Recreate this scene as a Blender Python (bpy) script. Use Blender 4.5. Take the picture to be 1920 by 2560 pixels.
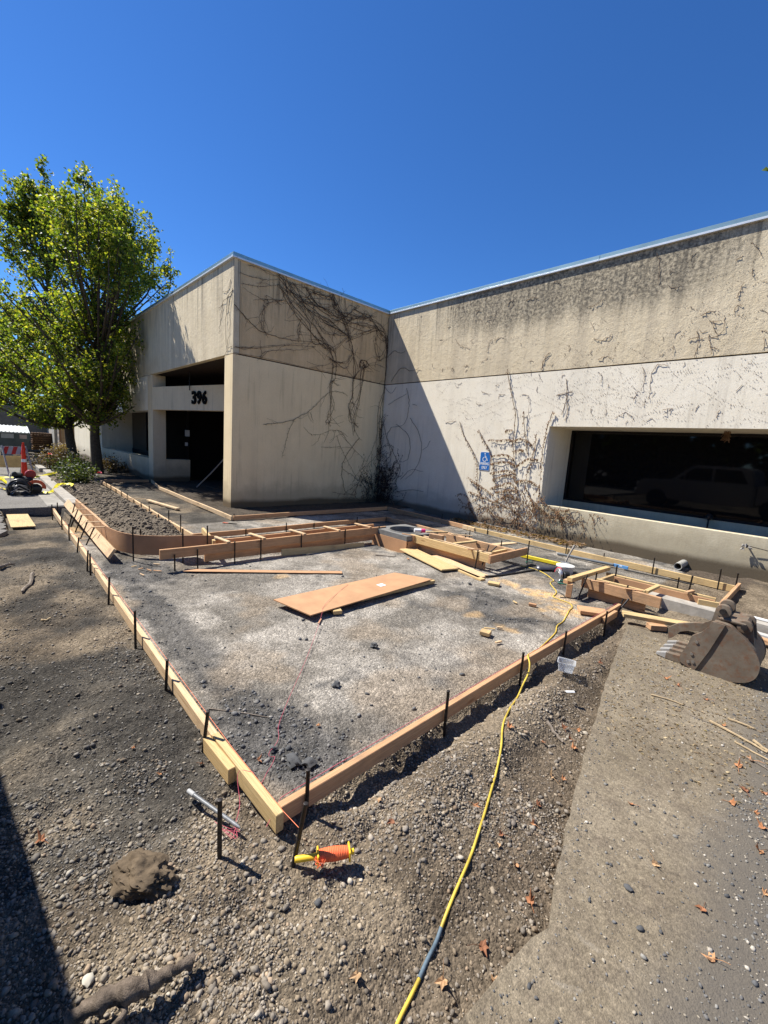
import bpy, bmesh, math, random
import numpy as np
from mathutils import Vector, Matrix

for o in list(bpy.data.objects):
    bpy.data.objects.remove(o)
random.seed(7)
RNG = np.random.default_rng(11)
scene = bpy.context.scene
COL = scene.collection

# ------------------------------------------------------------------ camera
cam_d = bpy.data.cameras.new("camera")
cam = bpy.data.objects.new("camera", cam_d)
COL.objects.link(cam)
cr = Vector((0.68419, 0.72609, 0.06841))
cu = Vector((-0.15540, 0.05350, 0.98640))
cf = Vector((-0.71255, 0.68552, -0.14944))
cam.matrix_world = Matrix(((cr.x, cu.x, -cf.x, 9.828), (cr.y, cu.y, -cf.y, -9.120), (cr.z, cu.z, -cf.z, 1.700), (0, 0, 0, 1)))
cam_d.sensor_fit = 'HORIZONTAL'
cam_d.sensor_width = 36.0
cam_d.lens = 36.0 * 1060.36 / 1920.0
cam_d.clip_start = 0.05
cam_d.clip_end = 2000.0
scene.camera = cam

# ------------------------------------------------------------------ sky and sun
SUN_D = Vector((0.532, 0.262, -0.800)).normalized()
world = bpy.data.worlds.new("World")
scene.world = world
world.use_nodes = True
wn = world.node_tree
wn.nodes.clear()
sky = wn.nodes.new('ShaderNodeTexSky')
sky.sky_type = 'NISHITA'
sky.sun_disc = False
sky.sun_elevation = math.asin(-SUN_D.z)
sky.sun_rotation = math.atan2(-SUN_D.x, -SUN_D.y)
sky.altitude = 1500.0
sky.air_density = 1.0
sky.dust_density = 0.15
sky.ozone_density = 5.0
hsv = wn.nodes.new('ShaderNodeHueSaturation')
hsv.inputs['Saturation'].default_value = 1.15
bg = wn.nodes.new('ShaderNodeBackground')
bg.inputs['Strength'].default_value = 0.080
wo = wn.nodes.new('ShaderNodeOutputWorld')
wn.links.new(sky.outputs[0], hsv.inputs['Color'])
tint = wn.nodes.new('ShaderNodeMix'); tint.data_type = 'RGBA'; tint.blend_type = 'MULTIPLY'
tint.inputs[0].default_value = 1.0; tint.inputs[7].default_value = (0.68, 0.885, 1.12, 1)
wn.links.new(hsv.outputs[0], tint.inputs[6])
wn.links.new(tint.outputs[2], bg.inputs['Color'])
wn.links.new(bg.outputs[0], wo.inputs['Surface'])

sun_d = bpy.data.lights.new("sun", 'SUN')
sun_d.energy = 5.0
sun_d.angle = math.radians(0.55)
sun_d.color = (1.0, 0.965, 0.90)
sun = bpy.data.objects.new("sun", sun_d)
COL.objects.link(sun)
sun.rotation_euler = SUN_D.to_track_quat('-Z', 'Y').to_euler()
sun.location = (-30, -20, 40)

scene.view_settings.view_transform = 'Standard'
scene.view_settings.look = 'None'
scene.view_settings.exposure = 0.88
scene.view_settings.gamma = 1.0
scene.view_settings.use_curve_mapping = False
scene.render.engine = 'CYCLES'
scene.cycles.max_bounces = 6
scene.cycles.transparent_max_bounces = 6

# ------------------------------------------------------------------ helpers
def tag(o, label=None, cat=None, group=None, kind=None):
    if label: o['label'] = label
    if cat: o['category'] = cat
    if group: o['group'] = group
    if kind: o['kind'] = kind
    return o

def empty(name, loc=(0, 0, 0), rz=0.0, label=None, cat=None, group=None):
    o = bpy.data.objects.new(name, None)
    o.empty_display_size = 0.1
    COL.objects.link(o)
    o.location = loc
    o.rotation_euler = (0, 0, rz)
    return tag(o, label, cat, group)

def link(name, me, parent=None):
    o = bpy.data.objects.new(name, me)
    COL.objects.link(o)
    if parent is not None: o.parent = parent
    return o

def smooth(me, ang=40):
    me.polygons.foreach_set('use_smooth', [True] * len(me.polygons))
    try: me.set_sharp_from_angle(angle=math.radians(ang))
    except Exception: pass

def fbox(cx, cy, cz, sx, sy, sz, bev=0.0):
    bm = bmesh.new()
    bmesh.ops.create_cube(bm, size=1.0)
    bmesh.ops.scale(bm, vec=(sx, sy, sz), verts=bm.verts)
    if bev > 0:
        bmesh.ops.bevel(bm, geom=list(bm.edges), offset=bev, segments=1, affect='EDGES')
    bmesh.ops.translate(bm, vec=(cx, cy, cz), verts=bm.verts)
    v = [tuple(q.co) for q in bm.verts]
    bm.verts.index_update()
    f = [[q.index for q in p.verts] for p in bm.faces]
    bm.free()
    return v, f

class MB:
    def __init__(s): s.v = []; s.f = []
    def add(s, v, f):
        n = len(s.v)
        s.v += [tuple(q) for q in v]
        s.f += [[i + n for i in p] for p in f]
        return s
    def box(s, x0, x1, y0, y1, z0, z1, bev=0.0):
        return s.add(*fbox((x0 + x1) / 2, (y0 + y1) / 2, (z0 + z1) / 2, x1 - x0, y1 - y0, z1 - z0, bev))
    def bar(s, a, b, w, h, bev=0.0, up=(0, 0, 1)):
        a = Vector(a); b = Vector(b); d = b - a; L = d.length
        x = d.normalized(); z = Vector(up); y = z.cross(x)
        if y.length < 1e-4: y = Vector((0, 1, 0)).cross(x)
        y.normalize(); z = x.cross(y)
        v, f = fbox(0, 0, 0, L, w, h, bev)
        c = (a + b) / 2
        return s.add([c + x * p[0] + y * p[1] + z * p[2] for p in v], f)
    def tube(s, pts, rad, n=6, cap=True):
        pts = [Vector(p) for p in pts]
        rs = rad if isinstance(rad, (list, tuple)) else [rad] * len(pts)
        base = len(s.v); t0 = None; up = Vector((0.13, 0.21, 0.97))
        for i, p in enumerate(pts):
            t = (pts[min(i + 1, len(pts) - 1)] - pts[max(i - 1, 0)])
            t = t.normalized() if t.length > 1e-9 else Vector((0, 0, 1))
            a = up - t * up.dot(t)
            if a.length < 1e-3: a = Vector((1, 0, 0)) - t * t.x
            a.normalize(); up = a; b = t.cross(a)
            for k in range(n):
                an = 2 * math.pi * k / n
                s.v.append(tuple(p + (a * math.cos(an) + b * math.sin(an)) * rs[i]))
        for i in range(len(pts) - 1):
            for k in range(n):
                k2 = (k + 1) % n
                s.f.append([base + i * n + k, base + i * n + k2, base + (i + 1) * n + k2, base + (i + 1) * n + k])
        if cap:
            s.f.append([base + k for k in range(n)][::-1])
            s.f.append([base + (len(pts) - 1) * n + k for k in range(n)])
        return s
    def lathe(s, prof, c=(0, 0, 0), n=24, axis='Z', cap=True):
        base = len(s.v); c = Vector(c)
        for r, h in prof:
            for k in range(n):
                an = 2 * math.pi * k / n
                p = (r * math.cos(an), r * math.sin(an), h)
                if axis == 'X': p = (p[2], p[0], p[1])
                if axis == 'Y': p = (p[1], p[2], p[0])
                s.v.append(tuple(c + Vector(p)))
        for i in range(len(prof) - 1):
            for k in range(n):
                k2 = (k + 1) % n
                s.f.append([base + i * n + k, base + i * n + k2, base + (i + 1) * n + k2, base + (i + 1) * n + k])
        if cap:
            s.f.append([base + k for k in range(n)][::-1])
            s.f.append([base + (len(prof) - 1) * n + k for k in range(n)])
        return s
    def prism(s, poly, off):
        n = len(poly); off = Vector(off)
        v = [Vector(p) for p in poly]
        v = v + [p + off for p in v]
        f = [list(range(n))[::-1], list(range(n, 2 * n))]
        for i in range(n):
            j = (i + 1) % n
            f.append([i, j, j + n, i + n])
        return s.add(v, f)
    def xf(s, M):
        s.v = [tuple(M @ Vector(p)) for p in s.v]
        return s
    def mesh(s, name, m, sm=None):
        me = bpy.data.meshes.new(name)
        me.from_pydata(s.v, [], s.f)
        bm = bmesh.new(); bm.from_mesh(me)
        bmesh.ops.recalc_face_normals(bm, faces=bm.faces)
        bm.to_mesh(me); bm.free()
        if m is not None: me.materials.append(m)
        if sm: smooth(me, sm)
        return me
    def build(s, name, m, parent=None, sm=None):
        return link(name, s.mesh(name, m, sm), parent)

def np_mesh(name, V, F, m, cols=None, sm=False):
    """fast mesh from arrays; F (n,k) all faces of the same size; cols per vertex (n,3)"""
    me = bpy.data.meshes.new(name)
    nv, nf, k = len(V), len(F), F.shape[1]
    me.vertices.add(nv); me.vertices.foreach_set('co', np.ascontiguousarray(V, dtype=np.float32).ravel())
    me.loops.add(nf * k); me.loops.foreach_set('vertex_index', np.ascontiguousarray(F, dtype=np.int32).ravel())
    me.polygons.add(nf)
    me.polygons.foreach_set('loop_start', np.arange(0, nf * k, k, dtype=np.int32))
    me.polygons.foreach_set('loop_total', np.full(nf, k, dtype=np.int32))
    if sm: me.polygons.foreach_set('use_smooth', np.ones(nf, dtype=bool))
    if cols is not None:
        at = me.color_attributes.new('Col', 'FLOAT_COLOR', 'POINT')
        c = np.ones((nv, 4), dtype=np.float32); c[:, :3] = cols
        at.data.foreach_set('color', c.ravel())
    me.update(calc_edges=True)
    if m is not None: me.materials.append(m)
    return me

# numpy value noise
def _hash(ix, iy, seed):
    n = (ix * 374761393 + iy * 668265263 + seed * 1274126177) & 0xffffffff
    n = ((n ^ (n >> 13)) * 1274126177) & 0xffffffff
    return ((n ^ (n >> 16)) & 0xffffff) / float(0xffffff)
def vnoise(x, y, seed=0):
    x = np.asarray(x, dtype=np.float64); y = np.asarray(y, dtype=np.float64)
    ix = np.floor(x).astype(np.int64); iy = np.floor(y).astype(np.int64)
    fx = x - ix; fy = y - iy
    fx = fx * fx * (3 - 2 * fx); fy = fy * fy * (3 - 2 * fy)
    a = _hash(ix, iy, seed); b = _hash(ix + 1, iy, seed); c = _hash(ix, iy + 1, seed); d = _hash(ix + 1, iy + 1, seed)
    return (a * (1 - fx) + b * fx) * (1 - fy) + (c * (1 - fx) + d * fx) * fy
def fbm(x, y, seed=0, oct=4):
    s = 0; a = 0.5; t = 0
    for i in range(oct):
        s = s + a * vnoise(x * 2 ** i + 17.3 * i, y * 2 ** i - 9.1 * i, seed + i); t += a; a *= 0.5
    return s / t
def sst(a, b, x):
    t = np.clip((np.asarray(x) - a) / (b - a), 0, 1)
    return t * t * (3 - 2 * t)
def band(a, b, x, s=0.06):
    return sst(a - s, a + s, x) * (1 - sst(b - s, b + s, x))

# ------------------------------------------------------------------ material helpers
class Mat:
    def __init__(s, name, rough=0.8, spec=0.3):
        s.m = bpy.data.materials.new(name); s.m.use_nodes = True
        s.t = s.m.node_tree; s.b = s.t.nodes['Principled BSDF']
        s.b.inputs['Roughness'].default_value = rough
        s.b.inputs['Specular IOR Level'].default_value = spec
        s.tc = None
    def n(s, t): return s.t.nodes.new(t)
    def l(s, a, b): s.t.links.new(a, b)
    def coord(s, kind='Object', scale=(1, 1, 1), rnd=False):
        if s.tc is None: s.tc = s.n('ShaderNodeTexCoord')
        mp = s.n('ShaderNodeMapping'); mp.inputs['Scale'].default_value = scale
        s.l(s.tc.outputs[kind], mp.inputs['Vector'])
        if rnd:
            oi = s.n('ShaderNodeObjectInfo'); mu = s.n('ShaderNodeMath'); mu.operation = 'MULTIPLY'; mu.inputs[1].default_value = 37.0
            s.l(oi.outputs['Random'], mu.inputs[0]); s.l(mu.outputs[0], mp.inputs['Location'])
        return mp.outputs[0]
    def pos(s, scale=(1, 1, 1)):
        g = s.n('ShaderNodeNewGeometry'); mp = s.n('ShaderNodeMapping'); mp.inputs['Scale'].default_value = scale
        s.l(g.outputs['Position'], mp.inputs['Vector']); return mp.outputs[0]
    def noise(s, vec, scale=5, detail=4, rough=0.55, dist=0.0):
        q = s.n('ShaderNodeTexNoise'); q.inputs['Scale'].default_value = scale; q.inputs['Detail'].default_value = detail
        q.inputs['Roughness'].default_value = rough; q.inputs['Distortion'].default_value = dist
        s.l(vec, q.inputs['Vector']); return q.outputs['Fac']
    def voro(s, vec, scale=10, feat='F1', out='Distance'):
        q = s.n('ShaderNodeTexVoronoi'); q.feature = feat; q.inputs['Scale'].default_value = scale
        s.l(vec, q.inputs['Vector']); return q.outputs[out]
    def ramp(s, fac, stops, interp='LINEAR'):
        r = s.n('ShaderNodeValToRGB'); r.color_ramp.interpolation = interp
        e = r.color_ramp.elements
        while len(e) > len(stops): e.remove(e[-1])
        while len(e) < len(stops): e.new(0.5)
        for i, (p, c) in enumerate(stops):
            if not isinstance(c, (tuple, list)): c = (c, c, c)
            e[i].position = p; e[i].color = (c[0], c[1], c[2], 1)
        s.l(fac, r.inputs[0]); return r.outputs[0]
    def mix(s, fac, a, b, mode='MIX'):
        q = s.n('ShaderNodeMix'); q.data_type = 'RGBA'; q.blend_type = mode
        for inp, val in ((q.inputs[0], fac), (q.inputs[6], a), (q.inputs[7], b)):
            if isinstance(val, (int, float)): inp.default_value = val
            elif isinstance(val, (tuple, list)): inp.default_value = (val[0], val[1], val[2], 1)
            else: s.l(val, inp)
        return q.outputs[2]
    def math(s, op, a, b=None, clamp=False):
        q = s.n('ShaderNodeMath'); q.operation = op; q.use_clamp = clamp
        for inp, val in ((q.inputs[0], a), (q.inputs[1], b)):
            if val is None: continue
            if isinstance(val, (int, float)): inp.default_value = val
            else: s.l(val, inp)
        return q.outputs[0]
    def rng(s, v, a, b, c=0.0, d=1.0):
        q = s.n('ShaderNodeMapRange'); q.interpolation_type = 'SMOOTHSTEP'
        s.l(v, q.inputs[0])
        for i, x in zip((1, 2, 3, 4), (a, b, c, d)): q.inputs[i].default_value = x
        return q.outputs[0]
    def sep(s, vec):
        q = s.n('ShaderNodeSeparateXYZ'); s.l(vec, q.inputs[0]); return q.outputs
    def attr(s, name):
        q = s.n('ShaderNodeAttribute'); q.attribute_name = name; return q.outputs['Color']
    def color(s, c):
        if isinstance(c, (tuple, list)): s.b.inputs['Base Color'].default_value = (c[0], c[1], c[2], 1)
        else: s.l(c, s.b.inputs['Base Color'])
        return s
    def bump(s, h, strength=0.4, dist=0.01):
        q = s.n('ShaderNodeBump'); q.inputs['Strength'].default_value = strength; q.inputs['Distance'].default_value = dist
        s.l(h, q.inputs['Height']); s.l(q.outputs[0], s.b.inputs['Normal']); return s

def plain(name, c, rough=0.7, spec=0.3, metal=0.0, var=0.15, scale=8.0, bump=0.0):
    M = Mat(name, rough, spec)
    v = M.coord('Object', rnd=True)
    n = M.noise(v, scale, 5, 0.6)
    lo = tuple(x * (1 - var) for x in c); hi = tuple(min(1, x * (1 + var)) for x in c)
    M.color(M.ramp(n, [(0.3, lo), (0.7, hi)]))
    M.b.inputs['Metallic'].default_value = metal
    if bump: M.bump(M.noise(v, scale * 6, 4), bump, 0.004)
    return M.m

def wood(name, a, b, dark, rough=0.75):
    M = Mat(name, rough, 0.25)
    v = M.coord('Object', rnd=True)
    mp = M.n('ShaderNodeMapping'); mp.inputs['Scale'].default_value = (0.8, 52, 52); M.l(v, mp.inputs[0])
    g = M.noise(mp.outputs[0], 1.6, 5, 0.6, 1.2)
    mp2 = M.n('ShaderNodeMapping'); mp2.inputs['Scale'].default_value = (3.0, 90, 90); M.l(v, mp2.inputs[0])
    g2 = M.noise(mp2.outputs[0], 1.2, 3, 0.6)
    base = M.ramp(g, [(0.30, dark), (0.40, a), (0.47, b), (0.52, tuple(x * 0.70 for x in a)), (0.57, b), (0.64, tuple(x * 0.78 for x in a)), (0.72, b)])
    base = M.mix(M.rng(g2, 0.40, 0.72, 0.0, 0.55), base, tuple(x * 0.62 for x in a), 'MIX')
    # knots
    mk = M.n('ShaderNodeMapping'); mk.inputs['Scale'].default_value = (2.2, 9, 9); M.l(v, mk.inputs[0])
    k = M.voro(mk.outputs[0], 1.0)
    base = M.mix(M.rng(k, 0.05, 0.16, 0.75, 0.0), base, (0.16, 0.075, 0.03))
    # board to board tone, and handling dirt
    oi = M.n('ShaderNodeObjectInfo')
    base = M.mix(M.rng(oi.outputs['Random'], 0.0, 1.0, 0.0, 0.30), base, tuple(x * y for x, y in zip(b, (0.92, 0.72, 0.55))))
    d = M.noise(v, 2.6, 6, 0.65)
    base = M.mix(M.rng(d, 0.50, 0.74, 0.0, 0.55), base, (0.17, 0.12, 0.08))
    M.color(base); M.bump(g2, 0.25, 0.002)
    return M.m

# ------------------------------------------------------------------ materials
def wall_mat(name, upper, tint=(1, 1, 1)):
    M = Mat(name, 0.92, 0.15)
    p = M.pos(); xyz = M.sep(p)
    big = M.noise(p, 0.55, 5, 0.6)
    mid = M.noise(p, 3.0, 6, 0.65)
    fine = M.noise(p, 38, 6, 0.7)
    ps = M.pos((3.2, 3.2, 0.16)); streak = M.noise(ps, 1.0, 6, 0.6)
    ps2 = M.pos((11, 11, 0.5)); streak2 = M.noise(ps2, 1.0, 5, 0.6)
    if upper:
        c = M.ramp(mid, [(0.3, (0.66, 0.545, 0.36)), (0.7, (0.77, 0.65, 0.45))])
        c = M.mix(M.rng(streak, 0.40, 0.68, 0.0, 0.40), c, (0.40, 0.33, 0.235))
        hz = M.rng(xyz[2], 3.75, 5.5)
        reg = M.math('MULTIPLY', M.rng(xyz[0], 0.5, 4.2, 0.25, 1.0), M.rng(xyz[0], 7.0, 9.2, 1.0, 0.35))
        st = M.math('ADD', M.math('MULTIPLY', streak, 0.75), M.math('MULTIPLY', streak2, 0.45))
        st = M.math('ADD', st, M.math('MULTIPLY', big, 0.75))
        st = M.rng(M.math('MULTIPLY', M.math('MULTIPLY', st, hz), reg), 0.30, 0.80, 0.0, 0.9)
        run = M.math('MULTIPLY', M.rng(streak2, 0.50, 0.66), M.rng(xyz[2], 4.0, 5.6, 0.15, 1.0))
        c = M.mix(M.math('MULTIPLY', run, 0.6), c, (0.13, 0.115, 0.09))
        sp = M.rng(M.noise(p, 16, 6, 0.72), 0.36, 0.62, 0.25, 1.0)
        c = M.mix(M.math('MULTIPLY', st, sp), c, (0.072, 0.066, 0.054))
        h = M.math('ADD', M.math('MULTIPLY', fine, 0.7), M.math('MULTIPLY', M.noise(p, 11, 5, 0.6), 0.9))
        M.bump(h, 0.55, 0.02)
    else:
        c = M.ramp(mid, [(0.3, (0.86, 0.77, 0.60)), (0.7, (0.92, 0.84, 0.68))])
        c = M.mix(M.rng(streak, 0.46, 0.72, 0.0, 0.28), c, (0.62, 0.55, 0.44))
        c = M.mix(M.rng(big, 0.45, 0.65, 0.0, 0.35), c, (0.76, 0.69, 0.55))
        c = M.mix(M.math('MULTIPLY', M.rng(streak2, 0.52, 0.70), M.rng(big, 0.4, 0.6, 0.0, 0.35)), c, (0.36, 0.31, 0.24))
        # weathered zone and old soil line along the foot of the wall
        low = M.math('ADD', xyz[2], M.math('MULTIPLY', M.math('SUBTRACT', mid, 0.5), 0.5))
        c = M.mix(M.rng(low, 0.25, 0.75, 0.62, 0.0), c, (0.42, 0.37, 0.29))
        soil = M.math('ADD', xyz[2], M.math('MULTIPLY', M.math('SUBTRACT', big, 0.5), 0.30))
        soil = M.math('ADD', soil, M.math('MULTIPLY', M.math('SUBTRACT', fine, 0.5), 0.06))
        c = M.mix(M.rng(soil, 0.10, 0.24, 0.88, 0.0), c, (0.105, 0.078, 0.055))
        h = M.math('ADD', M.math('MULTIPLY', fine, 0.7), M.math('MULTIPLY', M.noise(p, 14, 5, 0.6), 0.5))
        M.bump(h, 0.5, 0.008)
    c = M.mix(M.rng(fine, 0.35, 0.75, 0.0, 0.16), c, (0.30, 0.25, 0.19))
    c = M.mix(1.0, c, tint, 'MULTIPLY')
    M.color(c)
    return M.m

M_UP = wall_mat('concrete_upper', True)
M_LOW = wall_mat('concrete_lower', False)
M_LOWA = wall_mat('concrete_lower_shade', False, (0.96, 0.85, 0.655))  # warm shade of the wing's side wall put into the tint
M_UPA = wall_mat('concrete_upper_shade', True, (0.95, 0.83, 0.68))  # upper band of the same wall, shade warmth painted into its colour
M_LOWC = wall_mat('concrete_entrance_shade', False, (0.86, 0.78, 0.66))  # entrance concrete, its warm dim shade mixed into the tint
M_SPAN = wall_mat('concrete_spandrel', False, (0.66, 0.64, 0.57))
M_JOINT = plain('joint_sealant', (0.06, 0.045, 0.038), 0.9)
M_COPE = plain('coping_metal', (0.30, 0.42, 0.42), 0.38, 0.5, 0.75, 0.12, 3)
M_DRIP = plain('drip_edge', (0.72, 0.74, 0.74), 0.35, 0.5, 0.3, 0.05, 3)
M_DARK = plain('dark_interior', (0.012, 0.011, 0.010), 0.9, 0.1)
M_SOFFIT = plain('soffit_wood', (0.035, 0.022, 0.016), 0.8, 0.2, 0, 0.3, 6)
M_FRAME = plain('bronze_frame', (0.014, 0.012, 0.011), 0.6, 0.2, 0.0)
M_NUM = plain('numeral_black', (0.008, 0.008, 0.008), 0.9, 0.05)
M_GLASS = Mat('tinted_glass', 0.03, 0.28)
M_GLASS.color((0.006, 0.006, 0.0065)); M_GLASS = M_GLASS.m
M_WOOD = wood('fir_wood', (0.58, 0.405, 0.225), (0.70, 0.53, 0.335), (0.40, 0.235, 0.11))
M_WOODO = wood('orange_fir', (0.47, 0.27, 0.138), (0.60, 0.375, 0.21), (0.30, 0.15, 0.068))
M_WOODY = wood('yellow_pine', (0.54, 0.385, 0.175), (0.64, 0.48, 0.25), (0.39, 0.24, 0.09))
M_MDF = plain('hardboard', (0.43, 0.24, 0.125), 0.7, 0.3, 0, 0.14, 5, 0.1)
M_STEEL = plain('dark_steel', (0.035, 0.030, 0.028), 0.55, 0.4, 0.5, 0.4, 25)
M_BRIGHT = plain('worn_steel', (0.42, 0.42, 0.43), 0.32, 0.5, 0.9, 0.2, 30)
M_BLACKP = plain('black_plastic', (0.015, 0.015, 0.016), 0.45, 0.4)
M_VINE = plain('vine_bark', (0.075, 0.052, 0.040), 0.9, 0.1, 0, 0.3, 20)
M_VINE2 = plain('vine_brown', (0.19, 0.13, 0.09), 0.9, 0.1, 0, 0.3, 20)
M_DEADLEAF = plain('dead_vine_leaf', (0.20, 0.115, 0.06), 0.85, 0.15, 0, 0.45, 9)
M_CONC = plain('kerb_concrete', (0.33, 0.30, 0.255), 0.92, 0.15, 0, 0.25, 7, 0.5)
M_CONCD = plain('basin_concrete_shade', (0.17, 0.165, 0.155), 0.9, 0.15, 0, 0.18, 9, 0.3)  # darkened colour stands in for wall shadow that misses the basin
M_WHITE = plain('white_paint', (0.78, 0.78, 0.76), 0.5, 0.4, 0, 0.05)

# ------------------------------------------------------------------ ground
PADX = 8.32
def slab_edge(y):
    return np.interp(y, [-9.6, -8.15, -7.83, -7.71, -7.35, -6.55, -5.74, -4.95, -4.16], [9.24, 9.31, 9.34, 9.37, 9.26, 9.06, 8.88, 8.71, 8.56])

def pad_mask(x, y):
    return band(1.5, PADX, x, 0.03) * sst(-8.22, -8.16, y)

def Hh(x, y):
    x = np.asarray(x, dtype=np.float64); y = np.asarray(y, dtype=np.float64)
    pad = pad_mask(x, y)
    near = np.exp(-((x - 9) ** 2 + (y + 8.2) ** 2) / 60.0)
    z = (fbm(x * 1.1, y * 1.1, 3) - 0.5) * 0.07 * (1 - 0.75 * pad)
    z += (fbm(x * 6, y * 6, 8, 3) - 0.5) * 0.045 * (1 - 0.7 * pad)
    z += np.maximum(0, 0.12 - np.abs(fbm(x * 3.3, y * 3.3, 71, 3) - 0.5)) * -0.16 * (1 - pad) * near
    z += (fbm(x * 26, y * 26, 18, 3) - 0.5) * 0.018 * near * (1 - 0.55 * pad)
    z -= 0.01
    es = x - slab_edge(y)
    z -= 0.035 * band(-0.30, 0.1, es, 0.12) * (1 - sst(-4.4, -4.2, y))
    # undercut and spoil along the right hand form
    z += -0.055 * band(8.36, 8.50, x, 0.05) * band(-7.9, -3.9, y, 0.2)
    z += 0.055 * band(8.56, 8.80, x, 0.10) * band(-7.7, -4.2, y, 0.3)
    # planting bed mound
    mound = band(-7.5, 2.35, x, 0.5) * band(-7.42, -6.72, y, 0.16)
    z += mound * (0.09 + 0.10 * fbm(x * 1.6, y * 1.6, 31) + 0.06 * fbm(x * 7, y * 7, 37, 3))
    # corner behind the bent form
    z += band(1.8, 3.3, x, 0.3) * band(-7.3, -6.8, y, 0.2) * 0.10
    # kerb trenches
    z += -0.09 * band(-0.9, 3.0, x, 0.15) * band(-7.9, -7.58, y, 0.05)
    z += -0.07 * band(3.9, 4.35, x, 0.06) * band(-7.2, -3.7, y, 0.1)
    z += -0.13 * band(4.15, 5.05, x, 0.05) * band(-4.05, -3.0, y, 0.06)
    # excavation where the asphalt was cut
    z += -0.14 * band(-1.05, 0.9, x, 0.02) * band(-8.85, -7.95, y, 0.02) * (1 - sst(-0.3, 2.2, x) * 0.9)
    z += 0.10 * np.exp(-((x + 0.55) ** 2 / 0.10 + (y + 8.62) ** 2 / 0.02))
    # strips along the walls
    z += 0.03 * band(0.0, 1.40, x, 0.05) * band(-5.3, 0, y, 0.1)
    z += -0.04 * band(1.6, 9.0, x, 0.1) * band(-1.1, 0.2, y, 0.05)
    z += 0.12 * band(-5.5, -1.0, x, 0.6) * band(-5.15, -4.2, y, 0.3) * fbm(x * 2, y * 2, 51)
    # loose heap on the left edge of the pad
    z += 0.07 * np.exp(-((x - 3.6) ** 2 / 1.2 + (y + 8.6) ** 2 / 0.05)) * fbm(x * 5, y * 5, 61)
    # under the asphalt and the slab
    asp = np.maximum((1 - sst(-1.12, -1.04, x)) * (1 - sst(-7.9, -7.8, y)), (1 - sst(1.3, 1.5, x)) * (1 - sst(-8.95, -8.90, y)))
    z = z * (1 - asp) + asp * -0.22
    sl = sst(0.01, 0.05, x - slab_edge(y)) * (1 - sst(-4.25, -4.2, y))
    z = z * (1 - sl) + sl * -0.06
    far = np.maximum(sst(14, 20, np.abs(x)), sst(13, 18, np.abs(y)))
    return z * (1 - far) + far * -0.15

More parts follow.
